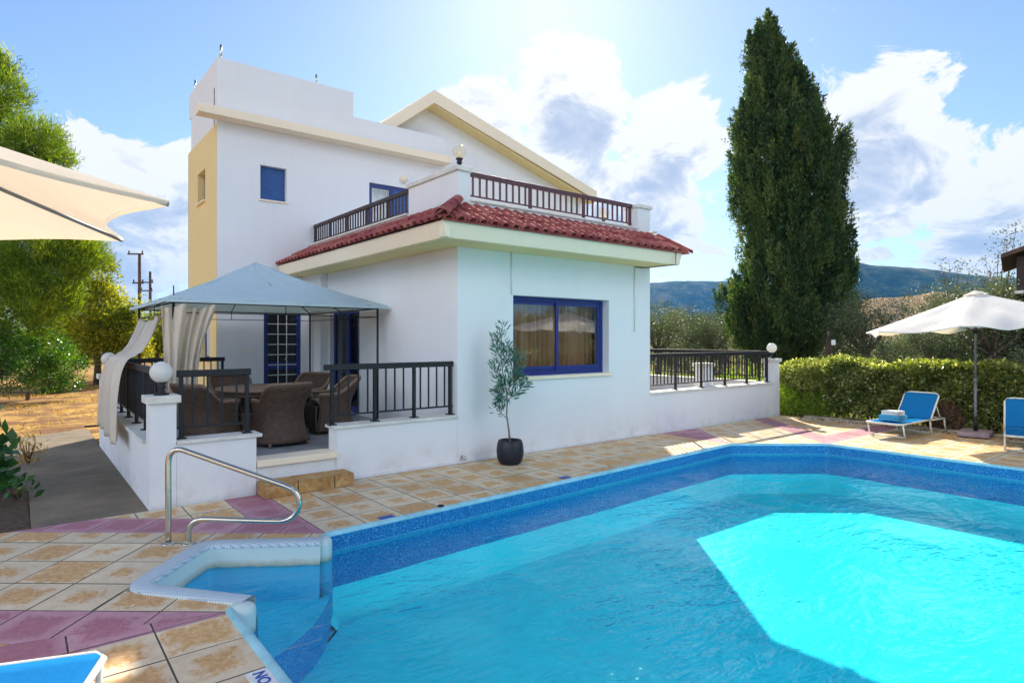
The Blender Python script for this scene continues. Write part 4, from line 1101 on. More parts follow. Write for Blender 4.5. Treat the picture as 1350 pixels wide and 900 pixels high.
# towels
t=empty('towels',(12.63,4.56,.285),R(-6),'folded white towel on a folded turquoise towel on the lounger seat','towels')
def fold(mb,w,l,z0,n,th):
    for k in range(n):
        mb.add(*_roll(w,l,z0+k*th,th))
def _roll(w,l,z,th):
    pr=[]; 
    for i in range(9): a=-math.pi/2+math.pi*i/8; pr.append((l/2-th/2+math.cos(a)*th/2, z+th/2+math.sin(a)*th/2*.94))
    for i in range(2): pr.append((-l/2+i*0+.003*i, z+th*(.97-.9*i)))
    vs=[(x+.006*math.sin(y*20),y,zz+.004*math.sin(x*25+y*13)) for y in (-w/2,-w/6,w/6,w/2) for x,zz in pr]; n=len(pr)
    fs=[(j*n+i,j*n+(i+1)%n,(j+1)*n+(i+1)%n,(j+1)*n+i) for j in range(3) for i in range(n)]+[tuple(range(n)),tuple(range(4*n-1,3*n-1,-1))]
    return vs,fs,0,True
g=MB(); fold(g,.36,.30,0,3,.035); g.build('turquoise_towel',M['towel_blue'],t)
g=MB(); fold(g,.30,.24,.106,2,.04); g.build('white_towel',M['towel_white'],t)

# ------------------------------------------------------------------ parasols
def parasol(loc,rz,label,Rr,ze,zp,n=8,tilt=(0,0),sag=.07,inw=.93,base=True,vent=.10,group=None,wr=.02,polemat='pole_grey',rect=None,seed=0,mat='canvas'):
    t=empty('parasol',loc,rz,label,'parasol',group)
    rnd=random.Random(seed); ph=[rnd.uniform(0,6) for _ in range(4)]
    def ridge(k,r):
        th=2*math.pi*k/n
        x,y=Rr*r*math.cos(th),Rr*r*math.sin(th)
        return x,y
    def top(a,r):
        k=a*n; i=math.floor(k); f=k-i; x0,y0=ridge(i,r); x1,y1=ridge(i+1,r); x=x0+(x1-x0)*f; y=y0+(y1-y0)*f
        s=math.sin(math.pi*f); rr=1-(1-inw)*s*r**3; x*=rr;y*=rr
        z=ze+(zp-ze)*(1-r**.92)-sag*s*r**2*(1.0)+wr*s*math.sin(r*9+ph[i%4])*math.sin(f*9+ph[(i+1)%4])*r
        z+=tilt[0]*x+tilt[1]*y
        return (x,y,z)
    g=MB(); g.grid(top,n*10,14); can=g.build('canopy',M[mat],t)
    g=MB(); g.grid(lambda a,b:(lambda p:(p[0]*1.002,p[1]*1.002,p[2]-.022*b))(top(a,1.0)),n*10,1); g.build('hem',M[mat],can)
    if base: g=MB(); g.grid(lambda a,b:top(a,vent*b+.01)[:2]+(top(a,vent*b+.01)[2]+.03,),n*6,3); g.build('vent',M[mat],can)
    for k in range(n):
        g=MB(); pts=[Vector(top(k/n,r))+Vector((0,0,-.018)) for r in (.03,.25,.5,.75,1.0)]; g.tube(pts,.010,6); g.build('rib',M['pole_grey'],t)
        m=Vector(top(k/n,.5))+Vector((0,0,-.02)); g=MB(); g.tube([m,(0,0,ze-.10)],.007,5); g.build('strut',M['pole_grey'],t)
    g=MB(); g.tube([(0,0,.06),(0,0,1.05)],.024,12); g.tube([(0,0,1.05),(0,0,zp+.02)],.019,12); g.tube([(0,0,.99),(0,0,1.07)],.03,12); g.tube([(0,0,zp),(0,0,zp+.07)],[.02,.008],8); g.build('pole',M['pole_grey'],t)
    g=MB(); g.lathe([(.035,ze-.14),(.045,ze-.12),(.045,ze-.07),(.03,ze-.05)],n=12); g.build('hub',M['black_metal'],t)
    return t
simple('pole_grey',(.16,.17,.20),.5,.0,.15,20,.1,.003)
def parasol_base(t):
    g=MB(); g.prism([(-.30,-.24),(.30,-.24),(.34,-.18),(.34,.18),(.30,.24),(-.30,.24),(-.34,.18),(-.34,-.18)],.02,.10); b=g.build('base',M['purple_block'],t,bevel=.015)
    g=MB(); g.tube([(0,0,.10),(0,0,.36)],[.034,.03],12); g.build('sleeve',M['black_metal'],t)
    g=MB(); 
    for x,y in ((-.25,-.17),(.25,-.17),(.25,.17),(-.25,.17)): g.tube([(x,y,0),(x,y,.021)],.03,8)
    g.build('foot',M['black_metal'],t)
GP='cream parasols along the hedge'
p=parasol((13.78,3.60,0),R(8),'cream parasol with a grey pole on a purplish block base in front of the hedge',1.80,2.03,2.66,8,(.012,-.06),.06,.96,group=GP,seed=3,wr=.045,mat='canvas_white'); parasol_base(p)
p=parasol((13.9,.75,0),R(25),'cream parasol mirrored in the villa window, beyond the right edge',1.85,2.15,2.65,8,(0,-.03),.09,.95,group=GP,seed=5,wr=.02,mat='canvas_white'); parasol_base(p)
c=W(-3.11,2.2)
# corners of this canopy sit at the measured bearings
ang0=math.atan2(W(-1.497+3.11,2.7-2.2).y,W(-1.497+3.11,2.7-2.2).x)
p=parasol((c.x,c.y,0),ang0,'large cream parasol overhead at the left edge, lit from above',1.69,2.40,2.93,8,(0,0),.0,.90,seed=2,wr=.008); parasol_base(p)

# ------------------------------------------------------------------ small deck items
def flat(name,label,cat,c,ax,sx,sy,mat,th=.006,z=.0015,group=None):
    g=MB(); g.box(-sx/2,sx/2,-sy/2,sy/2,0,th); o=g.build(name,M[mat],bevel=.0015); o.location=(c[0],c[1],z); o.rotation_euler=(0,0,ax); tag(o,label,cat,group); return o
a=math.atan2((P3-P2).y,(P3-P2).x)
flat('depth_marker','blue marker tile set in the pool edge nearest the steps','marker tile',(2.90,5.535+.13),a,.16,.09,'plastic_blue',group='blue marker tiles at the pool edge')
flat('depth_marker','blue marker tile in the pool edge right of the olive pot','marker tile',(5.53,5.72+.125),a,.16,.09,'plastic_blue',group='blue marker tiles at the pool edge')
sg=empty('warning_tile',(1.01,3.18,.003),0,'white tile lettered NO in dark blue at the pool edge, bottom of the photo','warning tile')
g=MB(); g.box(-.065,.055,-.30,.30,0,.006); g.build('plate',M['towel_white'],sg,bevel=.002)
tc=bpy.data.curves.new('lettering','FONT'); tc.body='NO'; tc.size=.088; tc.extrude=.0008; tc.offset=.0025
to=bpy.data.objects.new('lettering',tc); col.objects.link(to); to.rotation_euler=(0,0,R(-90)); to.location=(-.030,.275,.0072)
bpy.context.view_layer.update(); dg=bpy.context.evaluated_depsgraph_get(); me=bpy.data.meshes.new_from_object(to.evaluated_get(dg)); bpy.data.objects.remove(to)
me.materials.clear(); me.materials.append(M['plastic_blue'])
lo=bpy.data.objects.new('lettering',me); col.objects.link(lo); lo.parent=sg; lo.location=(-.030,.275,.0072); lo.rotation_euler=(0,0,R(-90)); KIDS.setdefault(sg.name,[]).append(lo)
# skimmer fitting in the coping
q=P2+(P3-P2)*.175
g=MB(); g.lathe([(.035,0),(.035,.008),(.022,.008),(.022,.002)],n=20); o=g.build('pool_fitting',M['black_metal']); o.location=(q.x,q.y-.01,.028); tag(o,'small round black fitting on the pool rim left of the olive pot','fitting')
def px2(px,y,t): return W((px-675)/817*t, t, 1.8+(446-y)/817*t)
def clump_tree(name,loc,label,cat,clumps,leafmat,n_per,leaf,width,trunk=None,barkm='bark',group=None,up=.15,shell=.55,flat=1.0,hang=0,limb=True,tint=None,inner=0):
    """clumps: list of (dx,dy,z,r) relative to loc"""
    t=empty(name,loc,random.uniform(0,6.28) if False else 0,label,cat,group)
    P=[];D=[];T=[]
    for (x,y,z,r) in clumps:
        n=int(n_per*r*r); u=unit(n); rad=r*(shell+(1-shell)*rng.random((n,1))**.6)*(1+.18*rng.normal(size=(n,1)))
        # break each clump into smaller lumps
        lumps=unit(max(6,int(26*r)))*r*.72; pick=rng.integers(0,len(lumps),n)
        p=np.where(rng.random((n,1))<.62, lumps[pick]+u*r*.36*rng.random((n,1))**.5, u*rad); p[:,2]*=flat
        P.append(p+np.array([x,y,z])); dd=u*.8+unit(n)*.8; dd[:,2]+=up-hang; D.append(dd)
        T.append(np.clip(.42+.15*rng.normal()+.24*rng.normal(size=len(lumps))[pick],0,1))
    P=np.vstack(P);D=np.vstack(D);T=np.concatenate(T)
    leafcloud('crown',P,D,leaf,width,leafmat,t,T)
    if trunk:
        g=MB(); h,r=trunk; cz=max(.3,min(c[2] for c in clumps)); 
        top=Vector((.05,.0,h)); g.tube([(0,0,-.1),(.03,.02,h*.4),(-.03,.03,h*.75),top],[r*1.25,r,r*.85,r*.7],9)
        if limb:
            for (x,y,z,rr) in clumps[:14]:
                e=Vector((x,y,z)); m=top.lerp(e,.5)+Vector((0,0,-.12*(e-top).length)); g.tube([top+Vector((0,0,-.1)),m,e],[r*.55,r*.33,r*.12],6)
        g.build('trunk',M[barkm],t)
    return t
# ---------------------------------------------------------------- cypress
def cypress():
    t0=28.0; base=W((1040-675)/817*t0,t0)
    tab=[(12,1010,2),(30,1010,5),(45,1010,10),(65,1012,17),(90,1018,29),(130,1024,43),(170,1029,57),(200,1037,71),(235,1036,73),(270,1036,72),(300,1041,66),(320,1046,68),(345,1049,75),(380,1040,82),(420,1032,80),(445,1028,68),(465,1030,52),(482,1035,26)]
    s=t0/817
    rows=[(1.8+(446-y)*s,(cx-1040)*s,hw*s) for y,cx,hw in tab][::-1]
    zs=[r[0] for r in rows]; cxs=[r[1] for r in rows]; hws=[max(.05,r[2]-.16) for r in rows]
    t=empty('cypress_tree',(base.x,base.y,0),0,'tall dark green cypress towering behind the low white wall','cypress')
    P=[];D=[];T=[];N=0
    zmin,zmax=zs[0],zs[-1]
    ntuft=2100
    for i in range(ntuft):
        z=zmin+(zmax-1.2-zmin)*random.random()**.92; hw=np.interp(z,zs,hws); cx=np.interp(z,zs,cxs)
        if random.random()>.25+hw/2.8: continue
        th=random.uniform(0,2*math.pi); rr=hw*(random.uniform(.62,1.0) if random.random()<.8 else random.uniform(.2,.7))*(1+.10*math.sin(th*5+z*1.7)+.06*math.sin(th*3-z*2.3))
        lat=cx+rr*math.cos(th); dp=rr*math.sin(th)
        c=np.array([CR.x*lat+CF.x*dp,CR.y*lat+CF.y*dp,z]); outw=np.array([CR.x*math.cos(th)+CF.x*math.sin(th),CR.y*math.cos(th)+CF.y*math.sin(th),0])
        n=150; a=rng.random((n,1)); L=random.uniform(.7,1.5); wd=random.uniform(.10,.20)
        ax=outw*.22+np.array([0,0,1.0]); p=c+ax*(a-.35)*L+rng.normal(size=(n,3))*wd*(1.15-a)
        d=outw*.5+np.array([0,0,.9])+unit(n)*.75
        P.append(p);D.append(d);T.append(np.full(n,np.clip(.42+rng.normal()*.26,0,1)))
    # pointed leaders at the top
    for (px,y,h) in ((1012,70,1.9),(1012,110,2.2),(988,92,1.7),(990,150,2.4),(978,190,2.0),(1035,120,1.5),(1000,130,2.2),(1055,130,1.6),(1075,170,1.6),(1028,90,1.2)):
        lat=(px-1040)*s; z=1.8+(446-y)*s; n=1100; a=rng.random((n,1)); q=rng.normal(size=(n,3))*np.array([.22,.22,.1])*(1.05-a)**.8
        p=np.array([CR.x*lat,CR.y*lat,z])+q+np.array([0,0,1])*a*h; P.append(p);D.append(unit(n)*.6+np.array([0,0,1.]));T.append(np.full(n,.45))
    P=np.vstack(P);D=np.vstack(D);T=np.concatenate(T)
    leafcloud('crown',P,D,.17,.055,M['leaf_cypress'],t,T)
    # dead inner branches and thick brown twigs low in the crown
    g=MB()
    for i in range(90):
        z=random.uniform(1.2,zmax-1.5); hw=np.interp(z,zs,hws); cx=np.interp(z,zs,cxs); th=random.uniform(0,6.28); rr=hw*.8
        e=W(cx+rr*math.cos(th),rr*math.sin(th),z+random.uniform(.3,1.2)); g.tube([(0,0,z-.6),(e.x*.5,e.y*.5,z-.2),tuple(e)],[.06,.035,.012],5)
    g.build('branches',M['dead_wood'],t)
    g=MB(); g.tube([(0,0,-.1),(.02,0,1.2),(0,.05,3),(.05,0,8),(0,0,14)],[.42,.34,.30,.2,.05],12); g.build('trunk',M['dead_wood'],t)
    n=1500; a=rng.random(n)*6.28; z=rng.uniform(.9,3.6,n); r=rng.uniform(.3,1.0,n)*np.interp(z,zs,hws)*.9
    p=np.stack([r*np.cos(a),r*np.sin(a),z],1); leafcloud('dead_twigs',p,unit(n),.35,.03,M['dead_wood'],t)
cypress()
# ---------------------------------------------------------------- hedge
def hedge():
    u0,u1=14.32,15.35; v0,v1=-5.0,6.55
    t=empty('hedge',((u0+u1)/2,v0,0),0,'clipped glossy leaved hedge behind the loungers and the right parasol','hedge')
    ox=(u0+u1)/2
    n=95000; u=rng.random(n); f=rng.random(n)
    y=rng.uniform(v0,v1,n); hgt=1.24+.035*np.sin(y*2.1)+.03*np.sin(y*5.3+1)
    face=rng.random(n)
    w=(u1-u0)/2
    x=np.where(face<.50,-w, np.where(face<.60,w,rng.uniform(-w,w,n))); z=np.where(face<.60,rng.uniform(.10,1,n)*hgt,hgt)
    endm=face>.93; x=np.where(endm,rng.uniform(-w,w,n),x); z=np.where(endm,rng.uniform(.1,1,n)*hgt,z); y=np.where(endm,v1,y)
    lump=.085*np.sin(y*3.3+z*4.1)+.06*np.sin(y*8.1-z*6.3)+.04*np.sin(y*17+z*13)
    thin=(z<.42)&(rng.random(n)<.45)
    x=x*(1+.0)+np.where(face<.50,-lump,lump)*.8+rng.normal(size=n)*.035; z=z+np.where(z>=hgt*.98,lump*.45,0)+rng.normal(size=n)*.03
    # a few long shoots above the clipped top
    p=np.stack([x,y-v0,z],1)[~thin]; m=len(p)
    d=unit(m)*.9; d[:,0]-=.35; d[:,2]+=.35
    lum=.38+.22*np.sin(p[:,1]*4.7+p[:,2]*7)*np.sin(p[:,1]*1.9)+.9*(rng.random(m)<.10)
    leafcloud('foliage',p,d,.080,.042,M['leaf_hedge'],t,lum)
    q=MB()
    for k in range(95):
        yy=random.uniform(v0,v1)-v0; xx=random.uniform(-w*.6,w*.5)
        for b in range(3): q.tube([(xx,yy,0),(xx+random.uniform(-.1,.1),yy+random.uniform(-.12,.12),.5),(xx+random.uniform(-.35,.3),yy+random.uniform(-.3,.3),1.1)],[.02,.014,.006],5)
    q.build('stems',M['bark'],t)
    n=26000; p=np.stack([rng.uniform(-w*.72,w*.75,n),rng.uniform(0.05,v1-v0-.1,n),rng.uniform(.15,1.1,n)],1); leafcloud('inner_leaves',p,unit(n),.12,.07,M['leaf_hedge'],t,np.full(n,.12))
hedge()
# taller shrub with bare stems left of the hedge
def stem_shrub():
    c=Vector((14.75,7.15,0)); t=empty('stem_shrub',c,0,'shrub with bare brown stems and a leafy top at the left end of the hedge','shrub')
    g=MB(); P=[];D=[]
    for k in range(11):
        a=random.uniform(0,6.28); r=random.uniform(.25,.6); e=Vector((r*math.cos(a),r*math.sin(a),random.uniform(.75,1.1)))
        b=Vector((random.uniform(-.12,.12),random.uniform(-.15,.15),0)); g.tube([b,b.lerp(e,.5)+Vector((0,0,-.05)),e],[.03,.02,.01],6)
    g.build('stems',M['dead_wood'],t)
    n=11000; u=unit(n); p=u*np.array([.62,.72,.36])*(.55+.5*rng.random((n,1))); p[:,2]+=.93; p[:,2]=np.minimum(p[:,2],1.30+.03*rng.normal(size=n))
    leafcloud('foliage',p,u+unit(n)*.8,.068,.036,M['leaf_hedge'],t,.5+.2*np.sin(p[:,0]*9+p[:,1]*7))
stem_shrub()
def low_plant(name,loc,label,cat,rx,ry,h,n,mat,leaf,width,group=None,tint=None):
    t=empty(name,loc,0,label,cat,group); k=rng.random((n,1)); a=rng.random((n,1))*6.28; r=np.sqrt(rng.random((n,1)))
    p=np.hstack([rx*r*np.cos(a),ry*r*np.sin(a),h*k*(1-.45*r**2)*(1+.25*np.sin(a*5+r*9))]); d=unit(n)*.7; d[:,2]+=.7
    leafcloud('foliage',p,d,leaf,width,mat,t,tint); g=MB()
    for i in range(9):
        aa=random.uniform(0,6.28); g.tube([(0,0,0),(rx*.5*math.cos(aa),ry*.5*math.sin(aa),h*.6)],[.012,.004],5)
    g.build('stems',M['dead_wood'],t); return t
low_plant('green_shrub',(14.75,7.75,0),'bright green leafy shrub just right of the terrace end pillar','shrub',.5,.9,.85,7000,M['leaf_bright'],.07,.03)
low_plant('green_shrub',(15.8,9.0,0),'taller bright green shrub beyond the terrace end pillar in front of the cypress','shrub',1.0,1.4,.95,9000,M['leaf_bright'],.07,.035)
low_plant('green_shrub',(14.55,6.75,0),'low yellow green weeds under the bare stemmed shrub','shrub',.35,.6,.55,3000,M['leaf_bright'],.07,.02)
low_plant('yellow_shrub',(14.25,2.95,0),'small golden yellow plant beside the parasol base','plant',.22,.35,.36,1500,M['leaf_dry'],.10,.012,tint=np.full(1500,.8))
low_plant('brown_plant',(14.22,4.15,0),'withered brown plant at the foot of the hedge left of the parasol base','plant',.16,.24,.50,2600,M['dead_wood'],.10,.022)
# ---------------------------------------------------------------- left garden
def cl(list_,t,dz=0):   # clumps from (lateral px, y, radius px, depth offset) at distance t around a base
    o=[]
    for px,y,r,dd in list_:
        p=px2(px,y,t+dd); o.append((p.x,p.y,p.z,r*(t+dd)/817))
    return o
def rel(cs,loc): return [(x-loc.x,y-loc.y,z,r) for x,y,z,r in cs]
def pine():
    T=19; loc=px2(-45,0,T); loc.z=0
    cs=rel(cl([(5,128,26,0),(-15,160,40,1),(50,190,30,0),(18,215,40,.5),(62,215,24,.8),(-20,250,60,0),(40,265,45,-.5),(90,335,36,0),(105,345,28,.6),(55,350,52,-.6),(20,330,60,.5),(60,400,34,-.8),(18,405,52,-1),(-30,380,70,0),(-90,300,80,1),(-80,200,70,0),(-110,390,80,0),(-60,110,45,1),(-30,90,30,0),(85,300,36,.8),(2,92,13,.3)],T),loc)
    t=empty('pine_tree',loc,0,'large bright green pine tree behind the parasol at the left edge','pine tree')
    P=[];D=[];Ti=[]
    for x,y,z,r in cs:
        nt_=int(80*r*r/1.0)+25
        for k in range(nt_):
            u=unit(1)[0]; c=np.array([x,y,z])+u*r*(.55+.45*random.random())*np.array([1,1,.85]); n=64
            ax=u*.55+np.array([0,0,.75]); dd=ax+unit(n)*.75; P.append(c+rng.normal(size=(n,3))*.13+ax*rng.random((n,1))*.22); D.append(dd); Ti.append(np.full(n,np.clip(.48+.2*rng.normal()+.12*u[2],0,1)))
    leafcloud('crown',np.vstack(P),np.vstack(D),.20,.022,M['leaf_pine'],t,np.concatenate(Ti))
    g=MB(); g.tube([(0,0,-.1),(.1,0,3),(0,.1,7),(0,0,9.6)],[.28,.22,.13,.04],10)
    for x,y,z,r in cs:
        if z<1.5: continue
        g.tube([(0,0,max(1.2,z-1.2)),(x*.5,y*.5,z-.5),(x,y,z)],[.08,.05,.02],6)
    g.build('trunk',M['bark'],t)
pine()
def garden_tree(T,pxb,lst,label,mat,n_per,leaf,width,trunk,name='garden_tree',cat='tree',group='garden trees on the left',**kw):
    loc=px2(pxb,0,T); loc.z=0
    return clump_tree(name,loc,label,cat,rel(cl(lst,T),loc),mat,n_per,leaf,width,trunk,group=group,**kw)
garden_tree(18.6,36,[(62,462,30,0),(40,478,26,.4),(85,478,24,0),(60,492,26,-.3),(95,500,16,.2),(30,455,24,0)],'small dark green citrus tree with a thin trunk in the dry garden',M['leaf_citrus'],4200,.085,.042,(.75,.045))
garden_tree(17.5,-8,[(8,455,26,0),(-15,470,34,0),(10,490,26,-.3),(-10,440,24,.3),(20,470,16,.3)],'dark green citrus tree cut by the left edge below the pine',M['leaf_citrus'],4200,.085,.042,(.75,.06))
garden_tree(21,56,[(72,505,16,0),(60,500,14,0),(80,495,14,.3)],'low citrus bush beside the thin trunked citrus tree',M['leaf_citrus'],4200,.085,.042,(.4,.05))
garden_tree(25,128,[(128,362,26,0),(112,392,36,0),(140,400,28,.5),(150,432,34,0),(118,432,36,-.5),(165,440,26,0),(95,420,34,.5),(172,418,16,0),(135,345,14,0),(70,440,30,.5),(150,455,28,0),(100,455,30,.4),(180,455,20,.5)],'loose golden green deciduous tree in front of the utility poles',M['leaf_yellow'],3000,.12,.07,(1.8,.12))
garden_tree(30,208,[(200,440,26,0),(222,430,30,0),(245,440,30,0),(215,462,24,0),(238,405,16,0),(258,450,24,0)],'yellow green bushy tree behind the gazebo curtains',M['leaf_yellow'],2200,.13,.07,(1.2,.1))
garden_tree(34,178,[(178,405,14,0),(170,428,18,0),(190,432,18,0),(186,395,8,0)],'thin airy sapling in front of the utility poles',M['leaf_yellow'],600,.12,.06,(2.0,.05))
garden_tree(33,60,[(60,440,34,0),(20,430,40,0),(-20,430,44,0),(95,450,30,0)],'broad green tree standing behind the small citrus trees',M['leaf_bright'],700,.13,.06,(1.4,.12))
# row of far trees that closes the orchard
for i,(px,y,r,T) in enumerate([(-60,438,26,60),(-10,440,24,64),(40,441,22,58),(90,440,24,66),(135,443,22,60),(180,441,20,64),(225,442,20,58),(262,442,20,62),(-130,436,30,60)]):
    labs=['far green orchard tree','far olive green orchard tree']
    loc=px2(px,0,T); loc.z=0
    clump_tree('orchard_tree',loc,'distant round tree in the row closing the orchard on the left','tree',rel(cl([(px,y,r,0),(px-r*.6,y+8,r*.7,0),(px+r*.6,y+8,r*.7,0)],T),loc),M['leaf_far'] if i%2 else M['leaf_bright'],260,.2,.1,(1.2,.12),group='far row of orchard trees')
t=low_plant('broadleaf_shrub',px2(2,0,7.4)*1 if False else W(-6.25,7.2),'dark broad leaved shrub at the left edge beside the concrete path','shrub',.36,.42,1.0,300,M['leaf_fig'],.17,.13,tint=np.full(300,.45))
low_plant('broadleaf_shrub',W(-5.55,6.95),'short trailing sprig of the broad leaved shrub near the deck corner','shrub',.2,.2,.22,26,M['leaf_fig'],.12,.08)
low_plant('dry_plant',W(-6.95,8.9),'thin dry brown plant beside the broad leaved shrub','plant',.2,.2,.5,200,M['leaf_dry'],.12,.012)
# dry grass tufts and litter
def dry_grass():
    n=26000; lat=rng.uniform(-22,-5.5,n); dep=rng.uniform(8.5,34,n)
    x=CR.x*lat+CF.x*dep; y=CR.y*lat+CF.y*dep; cl_=np.sin(x*1.7+np.sin(y*1.3)*2)+np.sin(y*2.1+x*.6)
    ok=(cl_>.1)&~((x>-.6)&(x<3.2)&(y<15.9)); x=x[ok];y=y[ok]; m=len(x)
    d=unit(m)*.8; d[:,2]=abs(d[:,2])+.35
    o=leafcloud('dry_grass',np.stack([x,y,np.full(m,-.05)],1),d,.11,.014,M['leaf_dry'],None); tag(o,kind='stuff')
    n=30000; x=rng.uniform(14.2,26,n); y=rng.uniform(-4,24,n); d=unit(n)*.7; d[:,2]=abs(d[:,2])+.6
    o=leafcloud('grass',np.stack([x,y,np.full(n,-.05)],1),d,.16,.016,M['leaf_bright'],None); tag(o,kind='stuff')
    # dead leaves and pebbles on the edge of the hedge
    n=1500; x=rng.uniform(13.75,14.4,n); y=rng.uniform(-3,7.1,n); d=unit(n); d[:,2]*=.2
    o=leafcloud('leaf_litter',np.stack([x,y,np.full(n,.006)+np.where(x>14.0,.042,0)],1),d,.045,.03,M['dead_wood'],None); tag(o,kind='stuff')
dry_grass()
g=MB()
for a,b,w in (((-8.9,12.9),(-5.9,14.2),.02),((-9.5,16),(-6.6,17.2),.02)):
    p=W(*a); q=W(*b); g=MB(); g.tube([(p.x,p.y,-.03),((p.x+q.x)/2,(p.y+q.y)/2+.1,-.03),(q.x,q.y,-.03)],w,6)
    o=g.build('irrigation_pipe',M['dark_timber']); tag(o,'thin dark irrigation pipe lying across the dry ground, '+('nearer the path' if a[1]<14 else 'farther off'),'pipe','irrigation pipes')
# ---------------------------------------------------------------- olives behind
def olive_proto(k):
    cs=[]
    for i in range(9):
        a=random.uniform(0,6.28); r=random.uniform(.3,1.15); cs.append((r*math.cos(a),r*math.sin(a),random.uniform(1.5,2.9),random.uniform(.55,.85)))
    cs.append((0,0,2.4,1.0))
    for i in range(7):
        a=i*.9+random.random()*.5; cs.append((1.15*math.cos(a),1.15*math.sin(a),random.uniform(.55,1.1),random.uniform(.55,.75)))
    return clump_tree('olive_tree',Vector((0,0,0)),'x','olive tree',cs,M['leaf_olive'],1500,.10,.034,(1.2,.14))
protos=[olive_proto(k) for k in range(3)]
spots=[ # px, dist, scale, label
 (868,30,1.05,'grey green olive tree right beside the corner of the villa behind the terrace railing'),
 (905,36,1.15,'olive tree behind the middle of the terrace railing below the pale ridge'),
 (938,33,1.0,'olive tree between the villa and the cypress, nearest the cypress'),
 (885,46,1.2,'farther olive tree under the blue ridge beside the villa corner'),
 (955,50,1.25,'farther olive tree just left of the cypress foot'),
 (925,60,1.25,'distant olive tree beneath the hill between villa and cypress'),
 (1000,40,1.0,'olive tree mostly hidden behind the lower cypress'),
 (1140,24,1.12,'rounded pale olive tree directly right of the cypress'),
 (1095,33,1.0,'olive tree peeping out between the cypress and the pale rounded olive'),
 (1190,27,.62,'olive tree behind the left tip of the right parasol'),
 (1228,23,.74,'shady olive tree behind the hedge under the right parasol'),
 (1270,25,1.15,'dark olive tree behind the parasol pole'),
 (1310,22,1.15,'dark olive tree right of the parasol pole behind the hedge'),
 (1350,23,1.3,'dark olive tree at the right edge below the timber eaves'),
 (1205,38,.6,'olive tree in the second row above the left half of the right parasol'),
 (1255,34,1.45,'tall olive tree in the second row above the parasol top'),
 (1300,32,1.5,'tall olive tree in the second row left of the timber eaves'),
 (1400,30,1.5,'olive tree beyond the right edge behind the timber house'),
 (1165,47,.55,'small far olive tree at the foot of the dry slope'),
 (1220,52,.6,'far olive tree on the lower dry slope above the parasol'),
]
for i,(px,T,s,lab) in enumerate(spots):
    o=protos[i] if i<3 else copy_tree(protos[i%3]); p=px2(px,0,T); o.location=(p.x,p.y,-.05); o.scale=(s,s,s); o.rotation_euler=(0,0,random.uniform(0,6.28)); o['label']=lab; o['category']='olive tree'; o['group']='olive trees behind the garden'
for k in range(14):
    o=copy_tree(protos[k%3]); o.location=(18+random.uniform(0,22),-4-k*2.6+random.uniform(-2,2),-.05); s=random.uniform(1.1,1.5); o.scale=(s,s,s); o.rotation_euler=(0,0,random.uniform(0,6.28)); o['label']='olive tree out of view to the right, only mirrored in the villa window'; o['category']='olive tree'; o['group']='olive trees beyond the right edge'

cs=[]
def thin_tree(px,T,lst,label):
    loc=px2(px,0,T); loc.z=0
    clump_tree('thin_tree',loc,label,'tree',rel(cl(lst,T),loc),M['leaf_olive'],210,.16,.05,(2.6,.07),group='thin tall trees on the right',shell=.1)
thin_tree(1262,30,[(1262,352,14,0),(1248,362,12,0),(1278,356,13,0),(1258,375,14,0),(1240,348,8,0)],'thin feathery tree rising above the right parasol top')
thin_tree(1312,28,[(1316,330,14,0),(1325,312,15,0),(1338,325,15,0),(1340,300,10,0),(1305,350,14,0),(1300,365,16,0),(1322,352,14,0)],'thin purple tinged tree at the upper right edge beside the timber eaves')
# scrub on the dry hill
sc=MB
for i in range(26):
    px=random.uniform(1135,1330); T=random.uniform(70,130); p=px2(px,0,T)
    if i==0:
        pr=clump_tree('scrub_bush',Vector((p.x,p.y,0)),'small dark scrub bush dotting the dry ground below the hill','bush',[(0,0,.8,1.2),(.8,.3,.6,.8)],M['leaf_far'],200,.25,.12,None,group='scrub bushes on the dry slope')
    else:
        o=copy_tree(pr); o.location=(p.x,p.y,0); k=random.uniform(.7,1.5); o.scale=(k,k,k)
# ---------------------------------------------------------------- poles, house at right, post, car
def pole(px,T,ytop,arms,label):
    b=px2(px,0,T); H=1.8+(446-ytop)/817*T; t=empty('utility_pole',(b.x,b.y,0),math.atan2(CR.y,CR.x),label,'utility pole','wooden utility poles')
    g=MB(); g.tube([(0,0,-.2),(0,0,H)],[.15,.10],10); g.build('post',M['pole_wood'],t)
    for (z,x0,x1) in arms:
        g=MB(); g.box(x0,x1,-.06,.0-.0+.03,H+z-.05,H+z+.05); g.build('crossarm',M['pole_wood'],t)
        for x in (x0+.08,x1-.08):
            g=MB(); g.lathe([(.03,0),(.06,.06),(.04,.10),(.06,.14),(.02,.22)],(x,0,H+z+.05),8); g.build('insulator',M['dark_timber'],t)
pole(184,45,334,[(-.05,-.85,.28),(-2.15,-.5,.3)],'wooden utility pole with crossarms, the taller one left of the tower')
pole(198,52,358,[(-.9,-.7,.25),(-1.6,-.8,.2)],'shorter wooden utility pole closer to the tower')
b=px2(1093,0,17); t=empty('garden_post',(b.x,b.y,0),.3,'dark brown post carrying a small white box beyond the hedge','post')
g=MB(); g.box(-.07,.07,-.07,.07,-.1,1.74); g.build('post',M['dark_timber'],t); g=MB(); g.tube([(0,0,1.74),(0,0,2.0)],.03,6); g.build('pin',M['dark_timber'],t); g=MB(); g.box(-.14,.02,-.16,-.071,1.62,1.76); g.build('box',M['towel_white'],t,bevel=.01)
